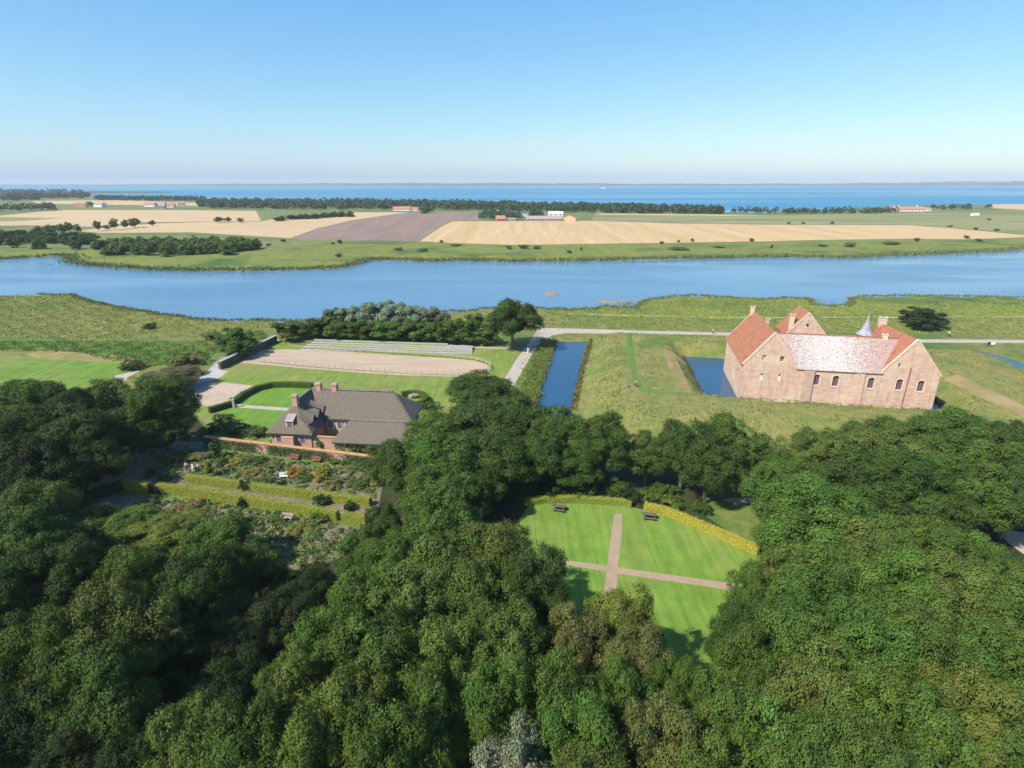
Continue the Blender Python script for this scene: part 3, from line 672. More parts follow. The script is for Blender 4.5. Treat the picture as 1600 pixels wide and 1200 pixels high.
T_ = [
 # right wood, back rows
 (1225, 712, 95, 10, 'wind', MD, 'wind-shorn tree at the left end of the wood below the castle', RIGHT),
 (1290, 674, 110, 10, 'wind', OL, 'reddish topped wind-shorn tree on the edge of the rampart grass', RIGHT),
 (1370, 664, 120, 10, 'wind', OL, 'olive wind-shorn tree under the right half of the castle facade', RIGHT),
 (1440, 655, 110, 10.5, 'wind', MD, 'wind-shorn tree under the right corner of the castle', RIGHT),
 (1510, 645, 120, 11, 'wind', MD, 'tree crown hiding the right end of the inner moat', RIGHT),
 (1585, 662, 110, 11, 'wind', DK, 'dark crown at the frame edge below the brown bank path', RIGHT),
 (1655, 690, 110, 11, 'wind', MD, 'tree cut by the right frame edge under the bank path', RIGHT),
 (1260, 745, 90, 10, 'wind', MD, 'tree just behind the big round crown, near the pale woodland path', RIGHT),
 (1345, 715, 130, 11, 'wind', DK, 'dark wide crown in the second row below the castle facade', RIGHT),
 (1440, 712, 130, 11.5, 'wind', DK, 'darkest wide crown right of centre in the second row below the castle', RIGHT),
 (1530, 708, 120, 12, 'wind', MD, 'tall crown right of the darkest crown in the second row', RIGHT),
 (1600, 722, 110, 11, 'wind', DK, 'dark crown above the pale clearing at the frame edge', RIGHT),
 (1285, 758, 170, 12, 'wind', MD, 'very large round crown beside the pale woodland path', RIGHT),
 (1470, 765, 100, 9, 'wind', DK, 'low dark tree in the hollow behind the pale clearing', RIGHT),
 (1236, 795, 84, 9, 'wind', GR, 'green tree at the tip of the right yellow hedge', RIGHT),
 (1370, 825, 140, 11, 'wind', OL, 'tree with rusty top in front of the large round crown', RIGHT),
 (1470, 815, 140, 11, 'wind', MD, 'broad tree left of the pale clearing', RIGHT),
 (1550, 845, 110, 10, 'wind', GR, 'fresh green tree just below the pale clearing', RIGHT),
 (1640, 880, 120, 11, 'wind', MD, 'tree cut by the frame edge below the pale clearing', RIGHT),
 (1268, 850, 112, 11, 'near', OL, 'olive tree overhanging the tip of the yellow hedge from below', RIGHT),
 (1192, 886, 78, 9.5, 'near', MD, 'ragged tree reaching over the right end of the cross path', RIGHT),
 (1300, 872, 150, 12.5, 'wind', MD, 'broad crown in the middle row, right of the cross path end', RIGHT),
 (1405, 868, 150, 12.5, 'wind', GR, 'bright green topped crown in the middle of the right wood', RIGHT),
 (1510, 880, 150, 12.5, 'wind', OL, 'grey-green crown in the middle row near the frame edge', RIGHT),
 (1610, 930, 140, 12, 'wind', MD, 'crown cut by the frame edge in the middle row', RIGHT),
 (1165, 935, 90, 11, 'near', DK, 'dark ragged tree right of the lawn below the cross path', RIGHT),
 (1245, 945, 150, 12.5, 'wind', MD, 'crown bordering the lower right side of the lawn', RIGHT),
 (1355, 955, 160, 13, 'near', GR, 'lush crown with yellow-green patches in the middle of the right wood', RIGHT),
 (1470, 960, 150, 13, 'wind', MD, 'crown behind the yellow-tipped tree of the right wood', RIGHT),
 (1575, 1000, 150, 12.5, 'near', MD, 'lobed crown at the frame edge, low in the right wood', RIGHT),
 (1175, 1005, 110, 11.5, 'near', MD, 'crown at the bottom corner of the lawn, on its right side', RIGHT),
 (1280, 1030, 140, 12.5, 'near', OL, 'yellow-tipped crown low in the right wood beside a dark hole', RIGHT),
 (1400, 1045, 170, 13, 'wind', GR, 'broad pale green dome in the lower right wood', RIGHT),
 (1520, 1060, 150, 12.5, 'near', (.118, .15, .03), 'yellow-green tree in the lower right corner of the wood', RIGHT),
 (1620, 1090, 140, 12, 'near', MD, 'tree filling the bottom right corner of the frame', RIGHT),
 (1130, 1062, 130, 12, 'near', GR, 'blue-green crown left of the dark hole in the lower right wood', RIGHT),
 (1240, 1120, 160, 12.5, 'near', GR, 'green dome on the bottom edge, right of the rusty topped tree', RIGHT),
 (1370, 1135, 170, 13, 'wind', MD, 'dome on the bottom edge under the broad pale green dome', RIGHT),
 (1500, 1150, 170, 13, 'near', GR, 'tree on the bottom edge, second from the right corner', RIGHT),
 # wood below the lawn, middle
 (690, 772, 120, 12, 'near', MD, 'tall oak at the top of the middle wood, right of the garden hedges', MIDW),
 (625, 830, 110, 11, 'near', MD, 'oak overhanging the right end of the two garden hedges', MIDW),
 (764, 816, 140, 12.5, 'near', OL, 'olive oak spreading left of the lawn with grey-green top', MIDW),
 (700, 835, 150, 13, 'near', MD, 'broad oak in the upper middle wood behind the olive oak', MIDW),
 (570, 885, 130, 12, 'near', MD, 'oak at the left edge of the middle wood beside the lower garden', MIDW),
 (826, 858, 116, 12, 'near', DK, 'dark oak reaching to the left end of the cross path', MIDW),
 (655, 895, 150, 13, 'near', OL, 'wide oak with brownish tinge in the centre of the middle wood', MIDW),
 (755, 895, 140, 13, 'near', MD, 'oak next left of the dark oak at the cross path', MIDW),
 (850, 912, 84, 9, 'near', DK, 'small dark tree left of the shaded lawn patch by the path', MIDW),
 (500, 955, 130, 12, 'near', MD, 'oak bulging left over the black shadow gap', MIDW),
 (590, 965, 150, 13, 'near', MD, 'lobed oak right of the one bulging over the shadow gap', MIDW),
 (700, 975, 150, 13, 'near', OL, 'oak with fine olive leaves in the middle of the wood', MIDW),
 (810, 965, 140, 12.5, 'near', OL, 'oak with yellowish tips left of the yellow-topped tree', MIDW),
 (975, 925, 110, 10.5, 'near', YG, 'yellow topped tree at the lower edge of the lawn', MIDW),
 (905, 960, 110, 11, 'near', RU, 'tan tinged tree left of the yellow topped tree at the lawn edge', MIDW),
 (1000, 975, 110, 11, 'near', RU, 'rust tinged tree casting its shadow on the lower lawn', MIDW),
 (455, 1015, 120, 12, 'near', OL, 'oak low on the left edge of the middle wood, above the shadow gap', MIDW),
 (545, 1040, 150, 12.5, 'near', OL, 'yellowish oak in the lower left of the middle wood', MIDW),
 (655, 1045, 130, 12.5, 'near', MD, 'oak left of the black hole near the bottom edge', MIDW),
 (770, 1035, 130, 12, 'near', GR, 'fresh green oak right of and above the black hole', MIDW),
 (870, 1035, 140, 12, 'near', MD, 'oak below the tan tinged tree', MIDW),
 (975, 1040, 110, 11, 'near', GR, 'bright green tree below the rust tinged tree', MIDW),
 (1055, 1030, 90, 10.5, 'near', MD, 'tree at the bottom corner of the lawn, on its left side', MIDW),
 (900, 1105, 150, 12.5, 'near', GR, 'green oak on the bottom edge right of the silvery tree', MIDW),
 (1030, 1110, 150, 12, 'near', RU, 'rusty topped oak on the bottom edge right of the middle', MIDW),
 (800, 1150, 120, 11, 'silver', SV, 'silvery pale tree with feathery leaves on the bottom edge', MIDW),
 (290, 1105, 130, 11.5, 'near', OL, 'oak on the bottom edge, first right of the lower black gap', MIDW),
 (380, 1105, 140, 12, 'near', MD, 'oak on the bottom edge, second right of the lower black gap', MIDW),
 (480, 1100, 140, 12.5, 'near', OL, 'oak on the bottom edge below the yellowish oak', MIDW),
 (590, 1120, 150, 12.5, 'near', MD, 'oak on the bottom edge left of the black hole', MIDW),
 (940, 1170, 140, 12, 'near', OL, 'oak cut by the bottom edge between silvery and rusty trees', MIDW),
 (1100, 1160, 130, 12, 'near', OL, 'oak cut by the bottom edge right of the rusty topped oak', MIDW),
 # left wood
 (40, 596, 100, 12, 'near', MD, 'tall dark oak at the left frame edge below the pasture', LEFT),
 (95, 606, 80, 12, 'near', DK, 'dark oak next to the one at the left edge below the pasture', LEFT),
 (152, 584, 100, 11, 'airy', OL, 'thin crowned tree with bare limbs showing before the pasture', LEFT),
 (238, 590, 100, 13, 'near', MD, 'big leafy tree left of the gravel yard', LEFT),
 (270, 574, 84, 4.5, 'near', (.13,.115,.05), 'low brownish tree leaning beside the road to the yard', LEFT),
 (20, 640, 110, 12, 'near', DK, 'dark oak in the second row at the left frame edge', LEFT),
 (110, 640, 110, 12, 'near', DK, 'dark oak under the thin crowned tree', LEFT),
 (190, 635, 100, 9.5, 'near', DK, 'shaded oak left of the big leafy tree by the yard', LEFT),
 (244, 660, 74, 6, 'near', DK, 'dark tree at the left end of the garden wall', LEFT),
 (-30, 670, 120, 12, 'near', DK, 'oak cut by the left frame edge in the second row', LEFT),
 (60, 690, 110, 11.5, 'near', BL, 'shade-coloured oak in the third row of the left wood', LEFT),
 (140, 690, 90, 8, 'near', BL, 'shade-coloured tree beside the dark garden hedge', LEFT),
 (45, 752, 110, 11, 'near', OL, 'grey-green oak with reddish twigs at the left frame edge', LEFT),
 (30, 800, 110, 11, 'near', MD, 'oak below the grey-green one at the left frame edge', LEFT),
 (125, 800, 110, 6, 'near', OL, 'low bushy tree in front of the dark garden hedge', LEFT),
 (195, 796, 90, 5.5, 'near', GR, 'low green tree at the left end of the lower garden', LEFT),
 (262, 803, 105, 5.5, 'near', YG, 'bushy tree in front of the two garden hedges', LEFT),
 (342, 810, 100, 7, 'near', MD, 'green round tree beside the beds of the lower garden', LEFT),
 (392, 850, 90, 8, 'near', DK, 'dark tree shading the lower garden beds', LEFT),
 (300, 860, 130, 11, 'near', DK, 'dark oak above the black shadow gap', LEFT),
 (200, 855, 100, 10, 'near', GR, 'fresh green tree left of the dark oak above the gap', LEFT),
 (90, 850, 120, 11, 'near', DK, 'oak with brown twigs in the middle of the left wood', LEFT),
 (-10, 880, 120, 11, 'near', DK, 'oak cut by the left edge in the middle of the left wood', LEFT),
 (175, 912, 160, 13, 'near', OL, 'largest olive oak standing left of the black shadow gap', LEFT),
 (85, 945, 140, 12.5, 'near', MD, 'large oak joined to the left side of the largest olive oak', LEFT),
 (140, 1010, 150, 12, 'near', MD, 'lower oak in front of the largest olive oak', LEFT),
 (15, 1085, 140, 9, 'near', BL, 'shade-coloured low tree in the bottom left corner', LEFT),  # low filler trees, deep shade painted as near-black leaves
 (110, 1125, 130, 8, 'near', BL, 'shade-coloured low tree right of the corner on the bottom edge', LEFT),
 (200, 1150, 110, 7, 'near', BL, 'shade-coloured undergrowth tree left of the first bottom edge oak', LEFT),
(350, 985, 120, 6, 'near', BL, 'shade-coloured low tree at the upper end of the shadow gap', LEFT),  # low trees added to blacken the gap, its shade in their leaf colour
 (285, 1000, 120, 6.5, 'near', BL, 'shade-coloured low tree on the left side of the shadow gap', LEFT),
 (430, 925, 120, 6, 'near', BL, 'shade-coloured low tree below the lower garden in the shadow gap', LEFT),
 (330, 1050, 120, 6.5, 'near', BL, 'shade-coloured low tree in the lower part of the shadow gap', LEFT),
 (390, 960, 100, 5, 'near', BL, 'shade-coloured undergrowth tree in the middle of the shadow gap', LEFT),
 (470, 890, 90, 5, 'near', BL, 'shade-coloured undergrowth tree at the lower corner of the garden soil', LEFT),
 (560, 832, 70, 7, 'near', MD, 'green tree between the hedge ends and the middle wood', MIDW),
 (596, 790, 60, 7, 'near', DK, 'dark tree right of the hedge ends by the wood edge', MIDW),
 (0, 960, 110, 11.5, 'near', DK, 'dark oak cut by the left edge below the middle', LEFT),
]
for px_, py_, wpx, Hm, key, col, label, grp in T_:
    if grp == LEFT and Hm > 8: col = tuple(v * .84 for v in col)      # taller trees of the left wood coloured darker
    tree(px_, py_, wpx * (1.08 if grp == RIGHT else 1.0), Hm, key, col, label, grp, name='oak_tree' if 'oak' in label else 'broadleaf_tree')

# trees round the arena and the castle
tree2(374, 556, 511, 58, 'mid', (.075, .15, .028), 'round bright green tree beside the stone wall', name='broadleaf_tree')
tree2(800, 545, 469, 76, 'near', DK, 'tall dark tree with bare trunk where the track meets the moat', name='broadleaf_tree')
tree2(1438, 511, 484, 70, 'mid', (.035,.06,.02), 'wide dark bush-like tree in the marsh behind the castle', name='broadleaf_tree')
WB = 'trees of the windbreak behind the arena'
wb = [(452, 531, 502, 54, OL, 'low grey-green tree at the left end of the windbreak'), (490, 529, 498, 46, DK, 'dark tree beside the upper left corner of the terraces'),
      (520, 522, 482, 54, (.13, .17, .07), 'second dark tree of the windbreak behind the terrace corner'), (550, 521, 478, 54, SV, 'silver-leaved tree left of the middle of the windbreak'),
      (584, 520, 469, 58, SV, 'tallest pale silver tree of the windbreak'), (616, 520, 472, 54, SV, 'pale silver tree right of the tallest one'),
      (648, 520, 475, 54, SV, 'pale silver tree in the right middle of the windbreak'), (678, 520, 479, 48, (.17, .19, .11), 'grey-green tree towards the right end of the windbreak'),
      (530, 531, 500, 48, MD, 'dark tree in the front row behind the left of the terraces'), (565, 532, 499, 50, MD, 'dark tree in the front row, second behind the terraces'),
      (600, 532.5, 500, 50, GR, 'dark tree in the front row, third behind the terraces'), (634, 533.5, 501, 50, MD, 'dark tree in the front row, fourth behind the terraces'),
      (668, 534.5, 502, 50, MD, 'dark tree in the front row, fifth behind the terraces'), (702, 536, 500, 48, MD, 'dark tree above the right end of the terraces'),
      (732, 537, 497, 44, MD, 'dark tree right of the terraces, left of the yellow scrub'), (760, 538, 510, 42, GR, 'low green tree left of the tall dark tree'),
      (742, 516, 489, 40, YG, 'yellow-green scrub tree at the water behind the windbreak')]
for a, ft, b, c, col, lab in wb: tree2(a, ft, b, c, 'mid', col, lab, WB, name='windbreak_tree')

# far trees one can tell apart
ORD = 'first second third fourth fifth sixth seventh eighth ninth tenth eleventh twelfth thirteenth fourteenth'.split()
for i, (a, b, wpx, h_) in enumerate([(58, 351, 13, 8), (75, 349, 15, 9), (92, 347, 12, 9), (105, 344, 11, 10), (120, 348, 9, 8), (150, 342, 9, 10), (165, 349, 8, 5), (176, 339, 10, 11), (194, 341, 8, 9), (207, 338, 14, 10), (237, 342, 8, 6), (341, 336, 11, 7), (356, 337, 9, 6), (375, 338, 8, 6)]):
    tree(a, b - 2, wpx * 1.15, h_, 'field', OL, 'small dark tree along the far stubble fields, %s from the left' % ORD[i], 'trees in rows along the far stubble fields', name='field_tree')
for i, (a, b, wpx, h_) in enumerate([(436, 333, 15, 6), (455, 331, 13, 6), (467, 330, 13, 6.5), (479, 329, 13, 7), (492, 329, 12, 7), (505, 327, 13, 7.5), (518, 326, 13, 7.5), (532, 325, 13, 8), (545, 325, 12, 8), (665, 319, 18, 9)]):
    tree(a, b, wpx * 1.2, h_, 'far', DK, 'dark hedgerow tree below the long far wood, %s from the left' % ORD[i], 'hedgerow trees before the far wood', name='field_tree')
COP = [(170 + i * 13.0 + prng.uniform(-4, 4), 365 + abs(i - 9) * .25 + prng.uniform(-2, 2)) for i in range(18)] + [(165 + i * 13.5 + prng.uniform(-4, 4), 371 + prng.uniform(-2, 2)) for i in range(18)] + [(170 + i * 14 + prng.uniform(-4, 4), 377 + prng.uniform(-2, 1) - max(0, i - 12) * 1.2) for i in range(16)]
for a, b in COP: tree(a, b, prng.uniform(17, 24), prng.uniform(6, 8), 'far', prng.choice([MD, GR, OL]), 'green tree of the dense copse on the far lake bank', 'trees of the copse on the far lake bank', name='copse_tree')
LW = [(-20 + i * 11.5 + prng.uniform(-4, 4), 353 + i * .35 + prng.uniform(-2, 2)) for i in range(15)] + [(-15 + i * 12 + prng.uniform(-4, 4), 360 + i * .2 + prng.uniform(-2, 2)) for i in range(13)] + [(14, 368), (57, 368), (118, 371), (150, 371)]
for a, b in LW: tree(a, b, prng.uniform(16, 22), prng.uniform(6, 8), 'far', prng.choice([DK, MD, BL]), 'dark tree of the small wood on the far bank at left', 'trees of the small wood on the far bank at left', name='copse_tree')
FB = 'bushes dotted over the far lake bank'
FBL = [(443, 378, 8, 3), (420, 384, 9, 2.5), (532, 381, 9, 4), (520, 382, 6, 2.5), (530, 402, 10, 3), (690, 380, 6, 3), (622, 391, 16, 3), (661, 393, 20, 3.5), (713, 384, 20, 2), (795, 389, 12, 3.5), (816, 388, 20, 3.5), (838, 389, 16, 2.5), (890, 396, 10, 2.5), (908, 391, 5, 3), (1034, 381, 8, 3), (1060, 379, 5, 2.5), (1082, 377.5, 6, 3), (1174, 378, 7, 4), (1060, 391, 34, 2.5), (1124, 387, 18, 2), (1328, 386, 20, 5), (1285, 385, 16, 2), (1205, 388, 6, 3), (1395, 382, 30, 2.5), (1433, 377, 10, 3.5), (1510, 373, 9, 4), (1530, 377, 14, 2.5), (1556, 361, 9, 3), (1525, 359, 8, 3), (1484, 354.5, 8, 2.5), (1300, 350, 7, 3), (1255, 350, 6, 3), (1232, 350, 6, 3), (1545, 344, 6, 2.5)]
def far_label(a, b, wpx):
    row = 'at the foot of the wheat field' if a > 640 and b < 384.5 and b > 372 else 'above the wheat field' if b < 365 else 'near the ploughed field' if a < 640 else 'near the far waterline'
    same = sorted(t[0] for t in FBL if far_row(*t[:2]) == far_row(a, b)); k = same.index(a) + 1
    size = 'low wide' if wpx >= 14 else 'small'
    return '%s green bush %s, number %s from the left' % (size, row, NUM[k - 1])
def far_row(a, b): return 0 if a > 640 and b < 384.5 and b > 372 else 1 if b < 365 else 2 if a < 640 else 3
NUM = 'one two three four five six seven eight nine ten eleven twelve thirteen fourteen fifteen sixteen seventeen eighteen nineteen twenty'.split()
for a, b, wpx, hm in FBL:
    bush(a, b, wpx * .85, hm * .75, (.07, .095, .03) if wpx < 12 else (.10, .135, .045), far_label(a, b, wpx), FB, name='bush', cat='bush')
NB = 'bushes in the left meadow'
for a, b, wpx, hm, lab in [(235, 514, 20, 2.2, 'dark grey bush alone in the reedy left meadow'), (335, 530, 26, 2.2, 'brown grey bush left of the round green tree'), (205, 578, 34, 2, 'low hedge-like bush at the ditch end in the pasture'), (352, 540, 20, 2, 'green bush between meadow and grey road'), (295, 570, 44, 2.6, 'twiggy brown bush beside the grey road')]:
    bush(a, b, wpx, hm, RU if 'brown' in lab else (.05, .07, .025), lab, NB, name='bush', cat='bush')

# far woods that read as one mass
def wood(name, label, polys, n, hrange, leaf, per, col, seed):
    r = np.random.default_rng(seed); Vs, Qs, Cs = [], [], []; base = 0
    areas = []
    for (x0, x1, yt0, yt1, yb0, yb1, wgt) in polys: areas.append(wgt)
    pick = r.choice(len(polys), n, p=np.array(areas) / sum(areas))
    cen = []
    for k in pick:
        x0, x1, yt0, yt1, yb0, yb1, _ = polys[k]; t = r.random(); s = r.random()
        py_ = (yt0 + (yt1 - yt0) * t) * (1 - s) + (yb0 + (yb1 - yb0) * t) * s
        a = P(x0 + (x1 - x0) * t, py_); cen.append((a[0], a[1]))
    cen = np.array(cen); hh = r.uniform(*hrange, n)
    v = r.normal(size=(n, per, 3)); v /= np.linalg.norm(v, axis=2, keepdims=True); v[..., 2] = np.abs(v[..., 2])
    q = np.empty((n, per, 3)); q[..., :2] = cen[:, None] + v[..., :2] * (hh * .5)[:, None, None]; q[..., 2] = hh[:, None] * (.25 + .75 * v[..., 2])
    nr = v * .8 + r.normal(size=v.shape) * .4
    V, Q = leaf_quads(q.reshape(-1, 3), nr.reshape(-1, 3), leaf * r.uniform(.7, 1.3, n * per), r, .8)
    val = np.repeat(r.uniform(.7, 1.35, n), per) * r.uniform(.85, 1.15, n * per); hue = np.repeat(r.normal(0, .1, n), per)
    me = npmesh(name, V, Q, np.repeat(np.stack([val * (1 + hue), val, val * (1 - hue)], 1), 4, 0)); me.materials.append(M['leaf'])
    o = link(name, me); o.color = (*col, 1)
    return tag(o, label, 'wood', None, 'stuff')
wood('far_woods', 'long dark green wood along the fjord shore', [(310, 545, 316, 316, 326, 329, 10), (540, 800, 316, 321, 327, 330, 10), (800, 1000, 321, 327, 331, 333.5, 8), (990, 1130, 327, 331, 333.5, 334.5, 5), (150, 320, 310.5, 312, 313.5, 315, 5)], 1500, (7, 11), 3.4, 34, (.045, .075, .03), 5)
wood('far_woods', 'far wood on the left horizon before the fjord', [(-150, 60, 303.5, 304, 316, 314, 8), (40, 140, 304.5, 306, 310.5, 311, 4), (-200, 130, 299, 299, 301.5, 302, 5)], 700, (8, 14), 4.5, 24, (.04, .065, .03), 6)
wood('far_woods', 'line of shrubs and trees behind the wheat field at right', [(1140, 1230, 331, 332, 333.5, 335, 3), (1225, 1400, 332, 331, 335.5, 334, 8), (1455, 1515, 326, 325, 328, 328, 3), (1535, 1550, 325, 325, 328, 328, 1), (1060, 1110, 330, 331, 333, 334, 2)], 170, (5, 9), 2.2, 34, (.045, .07, .03), 8)
wood('far_woods', 'tall trees in a band by the left frame edge', [(-120, 85, 329, 327, 333, 330, 5)], 90, (9, 13), 2.4, 40, (.04, .06, .025), 9)
wood('far_woods', 'dark green trees round the red barn behind the wheat', [(750, 800, 336, 336, 344, 344, 4), (798, 812, 339, 339, 344, 344, 1), (829, 846, 338, 338, 339.5, 339.5, 1), (136, 150, 321, 321, 323, 323, 1)], 60, (6, 10), 2.2, 50, (.045, .085, .03), 10)

# reeds, rough grass tufts
def tufts(name, label, pts, hr, wr, col, seed, blades=3, cat='grass'):
    r = np.random.default_rng(seed); pts = np.asarray(pts); n = len(pts); z = height(pts[:, :2]) if pts.shape[1] == 2 else pts[:, 2]
    h = r.uniform(*hr, (n, blades)); wd = r.uniform(*wr, (n, blades)); a = r.uniform(0, 6.28, (n, blades))
    lean = r.uniform(-.5, .5, (n, blades, 2)) * h[..., None]
    V = np.empty((n, blades, 3, 3)); dx, dy = np.cos(a) * wd / 2, np.sin(a) * wd / 2
    ox = r.normal(size=(n, blades, 2)) * wd[..., None] * .5
    bx, by = pts[:, None, 0] + ox[..., 0], pts[:, None, 1] + ox[..., 1]
    V[..., 0, 0], V[..., 0, 1] = bx - dx, by - dy; V[..., 1, 0], V[..., 1, 1] = bx + dx, by + dy
    V[..., 0, 2] = V[..., 1, 2] = z[:, None] - .1
    V[..., 2, 0], V[..., 2, 1], V[..., 2, 2] = bx + lean[..., 0], by + lean[..., 1], z[:, None] + h
    V = V.reshape(-1, 3); Tn = np.arange(len(V)).reshape(-1, 3)
    val = np.repeat(r.uniform(.8, 1.2, n), blades); hue = np.repeat(r.normal(0, .09, n), blades)
    me = npmesh(name, V, Tn, np.repeat(np.stack([val * (1 + hue), val, val * (1 - hue)], 1), 3, 0)); me.materials.append(M['leaf'])
    o = link(name, me); o.color = (*col, 1)
    return tag(o, label, cat, None, 'stuff')

def in_poly(poly, n, seed):
    r = np.random.default_rng(seed); q = np.array(poly); lo, hi = q.min(0), q.max(0); out = []
    while sum(map(len, out)) < n:
        c = r.uniform(lo, hi, (n * 2, 2)); d, i = seg_dist(c, q); out.append(c[i])
    return np.vstack(out)[:n]
def along(pts, step, spread, seed):
    r = np.random.default_rng(seed); out = []
    for a, b in zip(pts[:-1], pts[1:]):
        d = math.hypot(b[0] - a[0], b[1] - a[1]); n = max(1, int(d / step)); t = r.random(n)
        out.append(np.stack([a[0] + (b[0] - a[0]) * t, a[1] + (b[1] - a[1]) * t], 1) + r.normal(size=(n, 2)) * spread)
    return np.vstack(out)
ramp_vis = [p for p in in_poly(TOE, 26000, 21)]
ramp_vis = np.array(ramp_vis); _d, _i = seg_dist(ramp_vis, RING_IN); ramp_vis = ramp_vis[~_i & (_d > .8)]
for zn in Z:
    if zn[0] in ('grass_path', 'bank_path', 'road'):
        _d, _i = seg_dist(ramp_vis, zn[2]); ramp_vis = ramp_vis[~_i & (_d > .4)]
tufts('rough_grass', 'rough mown grass on the castle ramparts', ramp_vis, (.12, .34), (.12, .32), (.25, .25, .075), 22)
far_sh = px(lake_poly[43:]); near_sh = px(lake_poly[3:43])
tufts('reeds', 'dark reed belt along the far shore of the lake', np.vstack([along(far_sh, .2, 1.4, 31), along(far_sh, .3, 4, 32)]), (.7, 1.5), (.3, .7), (.15, .17, .06), 33, 3, 'reeds')
tufts('reeds', 'reed fringe along the near shore of the lake', along(near_sh, .1, .8, 34), (.3, .9), (.12, .35), (.16, .18, .045), 35, 3, 'reeds')
mo = px([(866, 531), (846, 585), (832, 634)]); mo2 = px([(921, 531), (909, 572), (893, 642)])
tufts('reeds', 'tall weeds along the left edge of the long moat', np.vstack([along(mo, .05, .5, 36), along([(a - 2.2, b) for a, b in mo], .05, 1.2, 37)]), (.25, .8), (.12, .35), (.17, .21, .05), 38, 3, 'reeds')
tufts('reeds', 'brownish weeds along the right edge of the long moat', along([(a + .4, b) for a, b in mo2], .08, .3, 39), (.3, .8), (.2, .4), (.18, .165, .05), 40, 3, 'reeds')
tufts('reeds', 'weeds along the inner moat edge', along(RING_IN, .12, .25, 41), (.2, .6), (.2, .4), (.10, .11, .03), 42, 3, 'reeds')
tufts('reeds', 'coarse sedge over the reedy left meadow', in_poly(px([(-60, 462), (118, 464), (250, 491), (345, 505), (430, 505), (430, 512), (330, 528), (170, 533), (-100, 529)]), 15000, 43), (.15, .45), (.12, .35), (.28, .29, .085), 44, 3, 'reeds')
tufts('rough_grass', 'rough grass of the wet meadow between pasture and reeds', in_poly(px([(-60, 535), (180, 534), (300, 536), (410, 517), (420, 528), (350, 552), (290, 566), (225, 577), (120, 552), (-60, 549)]), 7000, 45), (.12, .35), (.2, .5), (.16, .23, .05), 46)
tufts('rough_grass', 'rough marsh grass between road and lake behind the castle', in_poly(px([(850, 488), (1010, 470), (1100, 464), (1240, 469), (1330, 480), (1620, 470), (1620, 527), (1150, 515), (850, 511)]), 9000, 47), (.15, .45), (.2, .6), (.24, .28, .065), 48)

# ------------------------------------------------------------------ the castle
def wall_holes(mb, outline, holes, depth_, m=0, mr=1):
    """wall in the plane y=0 (x,z outline) with openings; reveals run depth_ inwards"""
    loops = [[Vector((x, z, 0)) for x, z in outline]] + [[Vector((x, z, 0)) for x, z in h] for h in holes]
    tri = tessellate_polygon(loops); flat = [p for l in loops for p in l]
    mb.add([(p.x, 0, p.y) for p in flat], [tuple(t) for t in tri], m)
    for h in holes:
        n = len(h)
        mb.add([(x, 0, z) for x, z in h] + [(x, depth_, z) for x, z in h], [(i, (i + 1) % n, (i + 1) % n + n, i + n) for i in range(n)], mr)
def arch(cx, cz, wd, ht, n=6):
    r = wd / 2; zt = cz + ht / 2 - r * .7
    return [(cx - r, cz - ht / 2), (cx + r, cz - ht / 2)] + [(cx + r * math.cos(a), zt + r * .7 * math.sin(a)) for a in np.linspace(0, math.pi, n + 1)]
def rect(cx, cz, wd, ht): return [(cx - wd / 2, cz - ht / 2), (cx + wd / 2, cz - ht / 2), (cx + wd / 2, cz + ht / 2), (cx - wd / 2, cz + ht / 2)]

